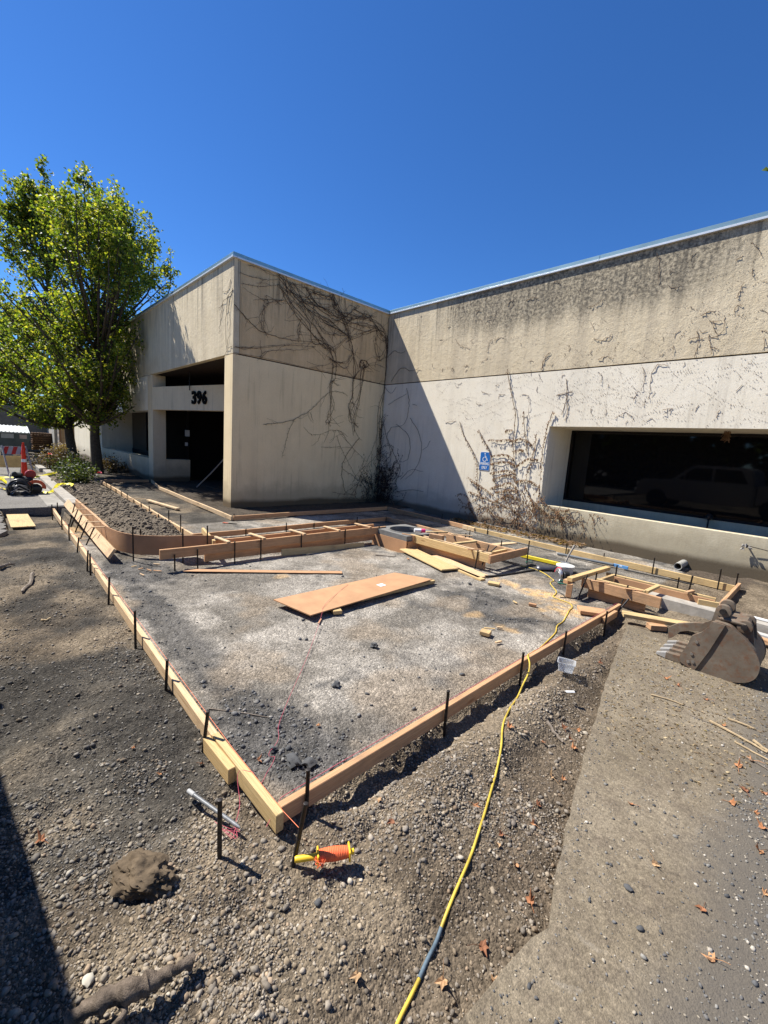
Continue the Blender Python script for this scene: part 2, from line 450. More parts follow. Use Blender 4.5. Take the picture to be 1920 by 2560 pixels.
def ground_color(x, y):
    x = np.asarray(x, dtype=np.float64); y = np.asarray(y, dtype=np.float64)
    n1 = fbm(x * 0.9, y * 0.9, 101); n2 = fbm(x * 2.7, y * 2.7, 111); n3 = fbm(x * 9, y * 9, 121, 3)
    def C(*c): return np.array(c)[None, :]
    def mix(a, b, t): return a * (1 - t[:, None]) + b * t[:, None]
    pad = pad_mask(x, y) * (1 - (1 - sst(3.3, 3.8, x)) * (1 - sst(-6.68, -6.6, y)) * sst(-7.86, -7.8, y))
    tan = mix(C(0.135, 0.105, 0.073), C(0.205, 0.162, 0.112), sst(0.35, 0.65, n2))
    dkg = mix(C(0.056, 0.050, 0.042), C(0.105, 0.092, 0.074), sst(0.3, 0.7, n2))
    # outside the form: grey gravel on the left, tan dirt to the right and front
    t = sst(0.42, 0.60, n1 * 0.6 + n2 * 0.4 + 0.16 * sst(7.9, 8.5, x + 0.5 * (y + 8.6)) - 0.02)
    t = np.maximum(t, sst(8.0, 8.5, x - 0.25 * (y + 8.4)) * 0.9)
    c = mix(dkg, tan, np.clip(t, 0, 1))
    c = mix(c, C(0.150, 0.122, 0.090), band(-10, 3.6, x, 0.2) * band(-7.6, -6.5, y, 0.1))
    c = mix(c, C(0.075, 0.06, 0.045), band(-12, 1.5, x, 0.05) * band(-5.4, 0, y, 0.05))
    c = mix(c, C(0.095, 0.074, 0.055), band(1.5, 9.2, x, 0.05) * band(-1.2, 0.3, y, 0.05))
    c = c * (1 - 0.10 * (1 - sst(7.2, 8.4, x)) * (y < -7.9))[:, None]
    # pad: compacted dusty base rock, dark where loose
    lite = mix(C(0.190, 0.169, 0.140), C(0.325, 0.292, 0.246), sst(0.34, 0.64, n2))
    dark = mix(C(0.060, 0.057, 0.053), C(0.11, 0.103, 0.094), sst(0.3, 0.7, n3))
    loose = sst(0.50, 0.68, n1 * 0.65 + n3 * 0.35)
    for (cx, cy, rx, ry, w) in ((8.05, -8.0, 0.75, 0.42, 1.0), (6.2, -7.95, 2.4, 0.20, 0.9), (7.35, -4.95, 0.75, 0.5, 0.9), (4.1, -7.75, 0.8, 0.45, 0.9), (7.0, -2.6, 1.5, 0.9, 0.95), (4.6, -1.9, 1.5, 0.6, 0.9), (8.0, -7.2, 0.35, 0.6, 0.4)):
        d = np.sqrt(((x - cx) / rx) ** 2 + ((y - cy) / ry) ** 2) + (n3 - 0.5) * 0.9
        loose = np.maximum(loose, (1 - sst(0.6, 1.25, d)) * w)
    # the middle of the pad stays pale
    d = np.sqrt(((x - 6.6) / 1.9) ** 2 + ((y + 6.6) / 1.25) ** 2)
    loose = loose * sst(0.45, 1.2, d + (n3 - 0.5) * 0.8) * 0.95
    pc = mix(lite, dark, np.clip(loose, 0, 1))
    pc = mix(pc, C(0.30, 0.235, 0.165), 0.5 * sst(0.52, 0.7, fbm(x * 1.7 + 9, y * 1.7, 131)))
    c = mix(c, pc, pad)
    es = x - slab_edge(y)
    c = mix(c, C(0.095, 0.072, 0.050), 0.6 * band(-0.32, 0.06, es + (n3 - .5) * .2, 0.08) * (1 - sst(-4.6, -4.3, y)))
    # sawdust
    for (cx, cy, rx, ry, w) in ((7.55, -4.0, 0.62, 0.20, 0.95), (7.9, -4.3, 0.28, 0.32, 0.9), (6.95, -3.95, 0.3, 0.12, 0.6), (7.42, -5.35, 0.10, 0.16, 0.55), (7.85, -5.35, 0.16, 0.08, 0.6), (5.2, -6.4, 0.12, 0.12, 0.5), (1.35, -8.03, 0.9, 0.13, 0.7), (4.9, -4.1, 0.25, 0.12, 0.35)):
        d = np.sqrt(((x - cx) / rx) ** 2 + ((y - cy) / ry) ** 2) + (n3 - 0.5) * 1.1
        c = mix(c, C(0.56, 0.37, 0.18), (1 - sst(0.35, 1.1, d)) * w * sst(0.25, 0.6, fbm(x * 14, y * 14, 141, 3)))
    return c

def axis(segs):
    out = []
    for a, b, st in segs:
        out += list(np.arange(a, b - 1e-6, st))
    out.append(segs[-1][1])
    return np.array(out)
gx = axis([(-400, -60, 60), (-60, -24, 6), (-24, -8, 0.8), (-8, -1.2, 0.11), (-1.2, 4, 0.06), (4, 6.8, 0.03), (6.8, 9.5, 0.0165), (9.5, 11, 0.06), (11, 20, 0.8), (20, 400, 50)])
gy = axis([(-400, -40, 60), (-40, -14, 4), (-14, -9.6, 0.3), (-9.6, -7.0, 0.0165), (-7.0, -4.0, 0.032), (-4.0, 0.4, 0.055), (0.4, 20, 2.0), (20, 400, 50)])
GX, GY = np.meshgrid(gx, gy)
fx, fy = GX.ravel(), GY.ravel()
GZ = Hh(fx, fy)
nx, ny = len(gx), len(gy)
ii = (np.arange(ny - 1)[:, None] * nx + np.arange(nx - 1)[None, :]).ravel()
GF = np.stack([ii, ii + 1, ii + nx + 1, ii + nx], 1)
M = Mat('ground_dirt', 0.95, 0.12)
p = M.pos()
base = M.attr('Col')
f1 = M.noise(p, 38, 8, 0.78); v1 = M.voro(p, 120, out='Color'); v2 = M.voro(p, 120)
v3 = M.voro(p, 48); v3c = M.voro(p, 48, out='Color')
g1 = M.ramp(M.sep(v1)[0], [(0.0, 0.62), (0.6, 0.98), (0.9, 1.2), (1.0, 1.6)])
c = M.mix(0.85, base, g1, 'MULTIPLY')
g2 = M.ramp(M.sep(v3c)[1], [(0.0, 0.8), (0.7, 1.02), (0.95, 1.2), (1.0, 1.5)])
c = M.mix(0.65, c, g2, 'MULTIPLY')
c = M.mix(0.85, c, M.ramp(f1, [(0.3, 0.45), (0.7, 1.5)]), 'MULTIPLY')
c = M.mix(0.6, c, M.ramp(M.noise(p, 7, 6, 0.7, 0.8), [(0.3, 0.6), (0.7, 1.35)]), 'MULTIPLY')
c = M.mix(0.55, c, M.ramp(M.noise(p, 1.6, 7, 0.7, 1.2), [(0.35, 0.72), (0.65, 1.25)]), 'MULTIPLY')
M.color(c)
h = M.math('ADD', M.math('MULTIPLY', v2, -0.8), M.math('MULTIPLY', v3, -1.2))
h = M.math('ADD', h, M.math('MULTIPLY', f1, 0.8))
M.bump(h, 0.8, 0.009)
M_GROUND = M.m
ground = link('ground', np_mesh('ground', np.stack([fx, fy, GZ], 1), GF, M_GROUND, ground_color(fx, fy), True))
tag(ground, kind='structure')

# cut asphalt of the car park
def poly_slab(mb, pts, z0, z1):
    return mb.prism([(x, y, z0) for x, y in pts], (0, 0, z1 - z0))
rs = random.Random(3)
ae = []
for i in range(26):
    t = i / 25
    ae.append((-1.10 + 2.55 * t, -8.90 + rs.uniform(-0.025, 0.025) * (1 + 2 * t)))
ab = [(-1.08 + rs.uniform(-0.02, 0.02), -7.86 - (1.0) * i / 10) for i in range(11)]
ring = [(-400, -7.86)] + ab + ae + [(1.55, -9.25), (1.35, -9.7), (1.6, -10.3), (1.5, -400), (-400, -400)]
M = Mat('asphalt', 0.93, 0.15)
p = M.pos()
a1 = M.noise(p, 0.8, 6, 0.6); a2 = M.voro(p, 90, out='Color'); a3 = M.noise(p, 30, 5, 0.7)
c = M.ramp(a1, [(0.3, (0.125, 0.115, 0.10)), (0.7, (0.20, 0.185, 0.165))])
c = M.mix(0.7, c, M.ramp(M.sep(a2)[0], [(0.0, 0.55), (0.7, 1.1), (1.0, 1.7)]), 'MULTIPLY')
M.color(c); M.bump(M.math('ADD', a3, M.math('MULTIPLY', M.voro(p, 90), -0.6)), 0.6, 0.006)
M_ASPH = M.m
tag(poly_slab(MB(), ring, -0.2, 0.035).build('asphalt', M_ASPH), kind='structure')

# concrete pavement slab on the right
ys = np.linspace(-9.7, -4.2, 70)
ed = [(float(slab_edge(y)) + rs.uniform(-0.006, 0.006), float(y)) for y in ys]
M = Mat('slab_concrete', 0.93, 0.15)
p = M.pos(); xyz = M.sep(p)
s1 = M.noise(p, 1.5, 6, 0.62); s2 = M.noise(p, 9, 6, 0.7, 0.6); s3 = M.noise(p, 60, 5, 0.75)
c = M.ramp(s1, [(0.3, (0.152, 0.122, 0.082)), (0.55, (0.208, 0.170, 0.118)), (0.75, (0.252, 0.209, 0.149))])
c = M.mix(M.rng(s2, 0.4, 0.66, 0.0, 0.7), c, (0.135, 0.108, 0.078))
c = M.mix(0.8, c, M.ramp(s3, [(0.3, 0.6), (0.7, 1.4)]), 'MULTIPLY')
vs = M.voro(p, 170, out='Color')
c = M.mix(0.6, c, M.ramp(M.sep(vs)[0], [(0.0, 0.7), (0.85, 1.05), (0.97, 1.2), (1.0, 1.6)]), 'MULTIPLY')
s4 = M.noise(M.pos((1, 1, 1)), 24, 9, 0.8, 1.5)
c = M.mix(0.75, c, M.ramp(s4, [(0.3, 0.55), (0.5, 1.0), (0.7, 1.5)]), 'MULTIPLY')
c = M.mix(M.rng(M.noise(p, 3.4, 5, 0.7, 2.0), 0.58, 0.72, 0.0, 0.55), c, (0.27, 0.235, 0.185))
gr = M.rng(M.math('ADD', xyz[0], M.math('MULTIPLY', s1, 0.5)), 9.80, 10.12)
c = M.mix(M.math('MULTIPLY', gr, 0.85), c, (0.105, 0.093, 0.078))
M.color(c); M.bump(M.math('ADD', M.math('ADD', s3, M.math('MULTIPLY', s2, 0.4)), M.math('MULTIPLY', M.voro(p, 170), -0.5)), 0.6, 0.007)
M_SLAB = M.m
mb = MB()
poly = ed + [(12.5, -4.2), (12.5, -9.7)]
poly_slab(mb, poly, -0.12, 0.018)
tag(mb.build('pavement', M_SLAB), kind='structure')

# kerb of the car park, broken off where the new form begins
mb = MB()
kn = 36
for i in range(kn):
    pass
mb.add(*fbox(-3.97, -7.725, -0.01, 6.25, 0.23, 0.30, 0.02))
tag(mb.build('kerb', M_CONC), kind='structure')
mb = MB().box(-7.1, -1.12, -8.16, -7.845, -0.1, 0.05, 0.006)
tag(mb.build('kerb_gutter', plain('gutter_concrete', (0.27, 0.25, 0.215), 0.92, 0.15, 0, 0.25, 5, 0.4)), kind='structure')
for i, (x0, x1, y0, y1) in enumerate(((-9.0, -7.75, -7.55, -7.33), (-11.2, -9.6, -7.60, -7.38), (-20.5, -16.5, -6.25, -6.03))):
    tag(MB().box(x0, x1, y0, y1, -0.15, 0.15, 0.02).build('kerb', M_CONC), kind='structure')
# older kerb running off to the right
tag(MB().box(8.45, 14.0, -3.10, -2.93, -0.15, 0.115, 0.012).build('kerb', M_CONC), kind='structure')

# ------------------------------------------------------------------ building
B = empty('concrete_building', (0, 0, 0), 0, 'L-shaped tan concrete commercial building with vine-stained walls and dark window', 'building')
WX = 26.0
# right hand wing wall
def part(name, m, parent=B, **k):
    return k['mb'].build(name, m, parent, k.get('sm'))
part('upper_wall_panel', M_UP, mb=MB().box(0.012, WX, 0.0, 0.5, 3.612, 5.66))
part('lower_wall_panel', M_LOW, mb=MB().box(0.012, 5.39, 0.0, 0.62, -0.4, 3.585).box(5.39, 12.6, 0.0, 1.30, 2.412, 3.585).box(12.6, WX, 0.0, 1.30, -0.4, 3.585).box(5.09, 5.39, 0.62, 1.30, -0.4, 3.585))
part('spandrel_wall', M_SPAN, mb=MB().box(5.39, 12.6, 0.002, 0.15, -0.4, 0.685, 0.006))
part('wall_joint', M_JOINT, mb=MB().box(0.03, WX, 0.035, 0.5, 3.580, 3.616))
# projecting wing, shaded side
part('upper_wall_panel', M_UPA, mb=MB().box(-0.3, 0.0, -4.640, 0.5, 3.612, 5.66))
part('lower_wall_panel', M_LOWA, mb=MB().prism([(0, -4.79, -0.4), (0, 0.4, -0.4), (-0.3, 0.4, -0.4), (-0.3, -4.3, -0.4), (-0.45, -4.3, -0.4), (-0.45, -4.79, -0.4)], (0, 0, 3.985)))
part('wall_joint', M_JOINT, mb=MB().box(-0.28, -0.03, -4.62, 0.3, 3.580, 3.616))
# entrance facade
part('upper_wall_panel', M_UP, mb=MB().box(-22.6, 0.0, -4.79, -4.648, 3.600, 5.66))
part('lower_wall_panel', M_LOW, mb=MB().box(-22.6, -14.6, -4.788, -4.4, -0.4, 3.585).box(-14.6, -6.82, -4.788, -4.4, 2.42, 3.585).box(-15.0, -14.6, -4.4, -3.3, -0.4, 3.4))
part('spandrel_wall', M_SPAN, mb=MB().box(-14.6, -6.82, -4.786, -4.45, -0.4, 0.78, 0.006))
part('pillar', M_LOWC, mb=MB().box(-6.82, -6.28, -4.787, -4.37, -0.4, 3.585, 0.006))
part('side_low_wall', M_LOWC, mb=MB().box(-6.6, -6.30, -4.37, -3.55, -0.4, 0.78, 0.006))
fa0 = Vector((-6.285, -4.78)); fdir = Vector((0.972, 0.236)); L = 6.1
fa1 = fa0 + fdir * L; fn = Vector((0.236, -0.972))
fq = [fa0, fa1, fa1 - fn * 0.25, fa0 - fn * 0.25]
fascia = part('fascia_beam', M_LOWC, mb=MB().prism([(q.x, q.y, 2.44) for q in fq], (0, 0, 0.74)))
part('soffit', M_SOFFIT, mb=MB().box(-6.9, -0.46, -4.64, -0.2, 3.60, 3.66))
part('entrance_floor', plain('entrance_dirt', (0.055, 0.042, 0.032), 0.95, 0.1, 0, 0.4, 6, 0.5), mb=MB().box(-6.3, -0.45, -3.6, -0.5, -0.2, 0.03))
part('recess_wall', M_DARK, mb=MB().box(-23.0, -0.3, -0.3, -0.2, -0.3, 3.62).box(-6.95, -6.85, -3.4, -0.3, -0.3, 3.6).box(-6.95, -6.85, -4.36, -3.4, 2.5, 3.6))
part('roof', plain('roof_felt', (0.12, 0.12, 0.12), 0.9), mb=MB().box(0.0, WX, 0.5, 16, 5.3, 5.42).box(-22.6, -0.3, -4.6, 16, 5.3, 5.42))
# glazed entrance
door = part('entrance_door', M_FRAME, mb=MB().box(-6.8, -0.5, -1.62, -1.54, 3.2, 3.4).box(-6.8, -0.5, -1.62, -1.54, 2.1, 2.2).box(-6.8, -6.7, -1.62, -1.54, 0.03, 3.4).box(-4.6, -4.5, -1.62, -1.54, 0.03, 3.4).box(-3.3, -3.2, -1.62, -1.54, 0.03, 3.4).box(-1.9, -1.8, -1.62, -1.54, 0.03, 3.4))
for x0, x1 in ((-6.7, -4.6), (-4.5, -3.3), (-3.2, -1.9), (-1.8, -0.5)):
    MB().box(x0, x1, -1.59, -1.57, 0.03, 3.2).build('pane', M_GLASS, door)
sw = part('side_window', M_FRAME, mb=MB().box(-6.55, -6.45, -3.62, -3.55, 0.78, 2.9).box(-6.55, -6.45, -4.37, -3.62, 0.78, 0.83))
MB().box(-6.51, -6.49, -4.37, -3.62, 0.83, 2.9).build('pane', M_GLASS, sw)
lw = part('window', M_FRAME, mb=MB().box(-14.6, -6.85, -3.50, -3.42, 0.5, 0.82).box(-12.1, -12.0, -3.52, -3.42, 0.8, 3.4).box(-9.4, -9.3, -3.52, -3.42, 0.8, 3.4))
for x0, x1 in ((-14.6, -12.1), (-12.0, -9.4), (-9.3, -6.85)):
    MB().box(x0, x1, -3.48, -3.46, 0.82, 3.4).build('pane', M_GLASS, lw)
# notices taped inside the glass
for i, (x, z, w, h) in enumerate(((-6.29, 1.62, 0.16, 0.22), (-6.29, 1.28, 0.10, 0.12))):
    MB().box(x + 0.0, x + 0.004, -3.74, -3.74 + w, z, z + h).build('paper_notice', plain('notice_paper_%d' % i, (0.55, 0.55, 0.53), 0.8), sw)
# window of the right wing
win = part('window', M_FRAME, mb=MB().box(5.40, 12.59, 1.15, 1.25, 0.755, 0.80).box(5.40, 12.59, 1.15, 1.25, 2.36, 2.408).box(5.40, 5.45, 1.15, 1.25, 0.80, 2.36))
part('window_sill', M_SPAN, mb=MB().box(5.395, 12.595, 1.14, 1.28, 0.2, 0.753, 0.004))
part('planter_floor', M_GROUND, mb=MB().box(5.395, 12.595, 0.15, 1.14, 0.2, 0.42))
edges = [5.45, 6.63, 7.78, 8.95, 10.1, 11.3, 12.59]
for i in range(len(edges) - 1):
    MB().box(edges[i] + 0.03, edges[i + 1] - 0.03, 1.195, 1.215, 0.80, 2.36).build('pane', M_GLASS, win)
    if i: MB().box(edges[i] - 0.029, edges[i] + 0.029, 1.192, 1.24, 0.80, 2.36).build('mullion', M_GLASS, win)
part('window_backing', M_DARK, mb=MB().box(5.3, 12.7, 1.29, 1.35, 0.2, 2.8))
# coping
def coping(x0, x1, y0, y1, nm, dx0, dx1, dy0, dy1):
    o = part('coping', M_COPE, mb=MB().box(x0, x1, y0, y1, 5.645, 5.735, 0.004))
    MB().box(dx0, dx1, dy0, dy1, 5.622, 5.658, 0.003).build('drip_edge', M_DRIP, o)
coping(-22.65, 0.040, -4.830, -4.50, 'c', -22.6, 0.052, -4.845, -4.75)
coping(-0.30, 0.036, -4.499, -0.037, 'a', -0.1, 0.050, -4.74, -0.052)
for i, (x0, x1) in enumerate(((-0.30, 6.0), (6.004, 9.0), (9.004, 13.0), (13.004, WX))):
    coping(x0, x1, -0.036, 0.45, 'b%d' % i, max(x0, 0.052), x1 - 0.003, -0.052, 0.2)

def text_mesh(txt, size, ext=0.01, off=0.0, space=1.0):
    cu_ = bpy.data.curves.new('txt', 'FONT'); cu_.body = txt; cu_.size = size; cu_.extrude = ext; cu_.offset = off
    cu_.align_x = 'CENTER'; cu_.align_y = 'CENTER'; cu_.space_character = space; cu_.resolution_u = 4
    o = bpy.data.objects.new('txt', cu_); COL.objects.link(o)
    dg = bpy.context.evaluated_depsgraph_get()
    me = bpy.data.meshes.new_from_object(o.evaluated_get(dg))
    bpy.data.objects.remove(o); bpy.data.curves.remove(cu_)
    return me
fq_rz = math.atan2(fdir.y, fdir.x)
for i, ch in enumerate('396'):
    me = text_mesh(ch, 0.54, 0.018, 0.020)
    xs = [v.co.x for v in me.vertices]; zs = [v.co.y for v in me.vertices]
    w = max(xs) - min(xs); h = max(zs) - min(zs)
    me.transform(Matrix.Translation((-(max(xs) + min(xs)) / 2, -(max(zs) + min(zs)) / 2, 0)))
    me.transform(Matrix.Diagonal((0.225 / w, 0.40 / h, 1, 1)))
    me.materials.append(M_NUM)
    q = fa0 + fdir * (2.245 + 0.115 + i * 0.265) + fn * 0.02
    o = link('numeral', me, fascia)
    o.matrix_world = Matrix.Translation((q.x, q.y, 2.82)) @ Matrix.Rotation(fq_rz, 4, 'Z') @ Matrix.Rotation(math.pi / 2, 4, 'X')
    o['label'] = 'black house numeral %s on the entrance beam' % ch
q = fa0 + fdir * 2.15 + fn * 0.03
MB().tube([(q.x, q.y, 3.6), (q.x, q.y, 3.14), (q.x + .06, q.y - .02, 3.10), (q.x + .16, q.y - .05, 3.03)], 0.016, 6).build('conduit', M_BLACKP, fascia)

# flood light on the sill and dried clump under the lintel
fl = empty('flood_light', (8.30, 1.05, 0.42), 0, 'small dark flood light standing in the planter below the long window', 'light')
MB().lathe([(0.05, 0), (0.055, 0.01), (0.015, 0.02), (0.015, 0.36)], n=12).build('base', M_BLACKP, fl)
MB().lathe([(0.03, -0.05), (0.055, 0.0), (0.065, 0.05), (0.06, 0.055)], (0, -0.02, 0.39), 14, 'Y').build('lamp_head', M_BLACKP, fl, 40)
mb = MB(); r3 = random.Random(5)
for i in range(60):
    a = r3.uniform(0, 6.28); q = Vector((0.05 * math.cos(a), 0.03 * math.sin(a), r3.uniform(-0.16, 0.0)))
    mb.tube([q * 0.4, q, q + Vector((r3.uniform(-.03, .03), r3.uniform(-.02, .02), r3.uniform(-.05, .01)))], 0.005, 4)
o = mb.build('dried_nest', M_DEADLEAF); o.location = (8.40, 0.60, 2.405)
tag(o, 'small brown dried nest hanging under the top of the long window', 'nest')

# ------------------------------------------------------------------ form boards and stakes
def board(label, a, b, w, h, z0, m=None, z1=None, roll=0.0, name='form_board', cat='board', group=None, bev=0.003, bow=0.0):
    z1 = z0 if z1 is None else z1
    A = Vector((a[0], a[1], z0 + h / 2)); Bq = Vector((b[0], b[1], z1 + h / 2))
    d = Bq - A; L = d.length
    nseg = max(1, int(L / 0.5)) if bow or L > 1.2 else 1
    bm = bmesh.new(); bmesh.ops.create_cube(bm, size=1.0)
    bmesh.ops.scale(bm, vec=(L, w, h), verts=bm.verts)
    bmesh.ops.bevel(bm, geom=list(bm.edges), offset=bev, segments=1, affect='EDGES')
    if nseg > 1:
        for k in range(1, nseg):
            x = -L / 2 + L * k / nseg
            geo = list(bm.verts) + list(bm.edges) + list(bm.faces)
            bmesh.ops.bisect_plane(bm, geom=geo, plane_co=(x, 0, 0), plane_no=(1, 0, 0))
        ph = random.uniform(0, 6)
        for v in bm.verts:
            v.co.y += 0.006 * math.sin(v.co.x * 1.1 + ph) * min(1, L / 3) + bow * (1 - (2 * v.co.x / L) ** 2)
            v.co.z += 0.004 * math.sin(v.co.x * 1.7 + ph * 2) * min(1, L / 3)
    me = bpy.data.meshes.new(name); bm.to_mesh(me); bm.free()
    me.materials.append(m or M_WOOD)
    o = link(name, me)
    x = d.normalized(); y = Vector((0, 0, 1)).cross(x).normalized(); z = x.cross(y)
    R = Matrix((x, y, z)).transposed() @ Matrix.Rotation(roll, 3, 'X')
    o.matrix_world = Matrix.Translation((A + Bq) / 2) @ R.to_4x4()
    return tag(o, label, cat, group)

mb = MB().lathe([(0.0096, -0.5), (0.0096, 0.485), (0.0112, 0.490), (0.0112, 0.497), (0.008, 0.5)], n=8)
for k in range(5):
    mb.lathe([(0.0101, -0.40 + k * 0.17), (0.0101, -0.385 + k * 0.17)], n=8, cap=False)
STAKE = mb.mesh('form_stake', M_STEEL, 50)
def stake(label, x, y, h, lean=(0, 0), zb=None, group='steel form stakes', name='form_stake', dep=0.12):
    zb = float(Hh([x], [y])[0]) if zb is None else zb
    base = Vector((x, y, zb)); top = Vector((x + lean[0], y + lean[1], h))
    d = (top - base).normalized(); base = base - d * dep
    o = link(name, STAKE)
    L = (top - base).length
    o.matrix_world = Matrix.Translation((base + top) / 2) @ d.to_track_quat('Z', 'Y').to_matrix().to_4x4() @ Matrix.Diagonal((1, 1, L, 1))
    return tag(o, label, 'stake', group)
ORD = ['first', 'second', 'third', 'fourth', 'fifth', 'sixth', 'seventh', 'eighth', 'ninth', 'tenth', 'eleventh', 'twelfth']

GB = 'timber form boards staked out on the site'
# gutter lip form on the left
board('long pale form board running back along the left edge of the pad', (-0.50, -8.120), (7.72, -8.262), 0.038, 0.089, 0.0, group=GB)
board('short pale form board at the near corner with a square sawn end', (7.724, -8.262), (8.405, -8.250), 0.038, 0.092, 0.002, M_WOODY, group=GB)
board('short splice block nailed outside the left form near the corner', (7.70, -8.302), (8.01, -8.292), 0.038, 0.085, -0.006, M_WOODY, name='splice_block', group=GB)
board('long orange form board along the right edge of the pad with red string', (8.348, -8.226), (8.345, -3.77), 0.038, 0.089, 0.001, M_WOODO, group=GB)
board('short splice board outside the far end of the right form', (8.390, -4.38), (8.388, -4.02), 0.038, 0.075, 0.0, M_WOODO, name='splice_block', group=GB)
for i, (x, y, h, lx, ly) in enumerate(((7.70, -8.318, 0.235, .015, .02), (7.0, -8.300, 0.22, 0, .01), (6.22, -8.295, 0.30, 0, 0), (5.1, -8.268, 0.27, .02, .01), (4.02, -8.245, 0.25, .01, 0), (3.81, -8.245, 0.24, .03, .01), (2.88, -8.215, 0.21, .03, .02), (2.01, -8.195, 0.24, .02, 0), (1.16, -8.185, 0.21, .01, 0), (-0.42, -8.155, 0.18, 0, 0), (-0.52, -8.06, 0.20, 0, 0))):
    stake('dark steel stake outside the left form, %s from the near corner' % ORD[i], x, y, h, (lx, ly))
for i, (x, y, h) in enumerate(((8.385, -8.10, 0.22), (8.388, -7.07, 0.23), (8.386, -6.12, 0.20), (8.384, -5.33, 0.17), (8.415, -4.40, 0.16))):
    stake('dark steel stake outside the right form, %s from the near corner' % ORD[i], x, y, h)
stake('lone black stake standing left of the near form corner with red string at its foot', 8.34, -8.49, 0.245, (-.015, 0.005))
stake('black stake holding the string line in front of the near form corner', 8.55, -8.27, 0.235, (0.0, 0.05))
stake('black stake leaning over at the far end of the right form', 8.35, -3.98, 0.14, (0.05, 0.32))

# kerb form on the left: battered face board, back board and cleats
board('tilted pale kerb face board held up by slanting stakes on the left', (-0.85, -7.878), (3.62, -7.945), 0.036, 0.135, 0.085, z1=0.045, roll=math.radians(-34), group=GB)
board('plain back board of the left kerb form under the narrow cleats', (-0.30, -7.775), (2.70, -7.825), 0.036, 0.20, 0.09, z1=0.09, group=GB, m=M_WOODO)
for i, (x, y0, y1) in enumerate(((0.30, -7.90, -7.70), (0.98, -7.95, -7.68), (1.57, -7.98, -7.72), (2.22, -8.01, -7.75), (2.65, -8.0, -7.80))):
    board('thin wood cleat across the left kerb form, %s from its far end' % ORD[i], (x - .02, y0), (x + .03, y1), 0.03, 0.012, 0.278 if i else 0.285, name='form_cleat', cat='cleat', group='cleats across the left kerb form')
for i, (x, y, h) in enumerate(((0.30, -7.99, 0.28), (0.92, -8.03, 0.28), (1.42, -8.04, 0.28), (1.98, -8.05, 0.27), (2.46, -8.05, 0.25))):
    stake('slanting stake against the left kerb face board, %s from its far end' % ORD[i], x, y, h, (0.03, 0.10))
mb = MB()
cpts = [(2.50, -7.85), (2.85, -7.83), (3.2, -7.77), (3.46, -7.65), (3.6, -7.49), (3.71, -7.30), (3.80, -7.02), (3.87, -6.88), (3.93, -6.76)]
def catmull(P, n=6):
    P = [Vector(p) for p in P]; out = []
    for i in range(len(P) - 1):
        p0 = P[max(i - 1, 0)]; p1 = P[i]; p2 = P[i + 1]; p3 = P[min(i + 2, len(P) - 1)]
        for k in range(n):
            t = k / n
            out.append(0.5 * ((2 * p1) + (p2 - p0) * t + (2 * p0 - 5 * p1 + 4 * p2 - p3) * t * t + (3 * p1 - p0 - 3 * p2 + p3) * t ** 3))
    out.append(P[-1]); return out
cc = catmull([(x, y, 0) for x, y in cpts], 6)
V = []; 
for i, q in enumerate(cc):
    t = (cc[min(i + 1, len(cc) - 1)] - cc[max(i - 1, 0)]).normalized(); nn = Vector((-t.y, t.x, 0)) * 0.006
    for s, z in ((1, 0.035), (1, 0.305), (-1, 0.305), (-1, 0.035)): V.append((q + nn * s) + Vector((0, 0, z)))
Fq = []
for i in range(len(cc) - 1):
    for k in range(4): Fq.append([i * 4 + k, i * 4 + (k + 1) % 4, i * 4 + 4 + (k + 1) % 4, i * 4 + 4 + k])
Fq += [[3, 2, 1, 0], [len(V) - 4, len(V) - 3, len(V) - 2, len(V) - 1]]
tag(mb.add(V, Fq).build('bent_form_panel', M_MDF, None, 50), 'thin brown hardboard bent round the kerb corner', 'panel', GB)
for i, (x, y, h) in enumerate(((3.66, -7.715, 0.46), (3.93, -7.18, 0.44), (3.95, -6.86, 0.46), (3.36, -7.55, 0.36))):
    stake('tall stake at the bent hardboard kerb corner, %s from the left' % ['first', 'second', 'third', 'one behind it and last'][i], x, y, h)

# long kerb form facing the pad
board('long front board of the raised kerb form facing the pad', (4.288, -7.57), (4.288, -3.73), 0.038, 0.125, 0.145, M_WOODO, group=GB)
board('lower inner board of the long kerb form facing the pad', (4.215, -7.0), (4.215, -3.75), 0.038, 0.12, 0.02, M_WOODO, group=GB)
board('back board of the long raised kerb form beside the pad', (3.955, -6.78), (3.955, -3.72), 0.038, 0.14, 0.11, M_WOODO, group=GB)
for i, y in enumerate((-6.72, -6.19, -5.50, -4.82, -4.12)):
    board('wood spacer across the long kerb form, %s from the left' % ORD[i], (3.90, y - 0.02), (4.30, y + 0.02), 0.05, 0.018, 0.272, name='form_cleat', cat='cleat', group='spacers on the long kerb form')
for i, (y, h) in enumerate(((-7.41, 0.20), (-7.13, 0.24), (-6.63, 0.29), (-6.24, 0.30), (-5.56, 0.29), (-4.70, 0.30), (-3.92, 0.30))):
    stake('stake in front of the long kerb form, %s from the left' % ORD[i], 4.335, y, h, (-.01, 0))
board('weathered board lying against the foot of the long kerb form', (4.36, -5.92), (4.44, -4.36), 0.02, 0.105, 0.0, M_WOODY, z1=-0.05, roll=math.radians(-14), name='loose_board', cat='board')
board('short pale cross board closing the kerb form by the bent panel', (2.95, -6.55), (4.05, -6.80), 0.038, 0.089, 0.13, M_WOODY, z1=0.17, group=GB)
board('thin board lying between the walk form and the long kerb form', (3.25, -6.2), (3.15, -4.2), 0.09, 0.02, 0.0, M_WOOD, name='loose_board')

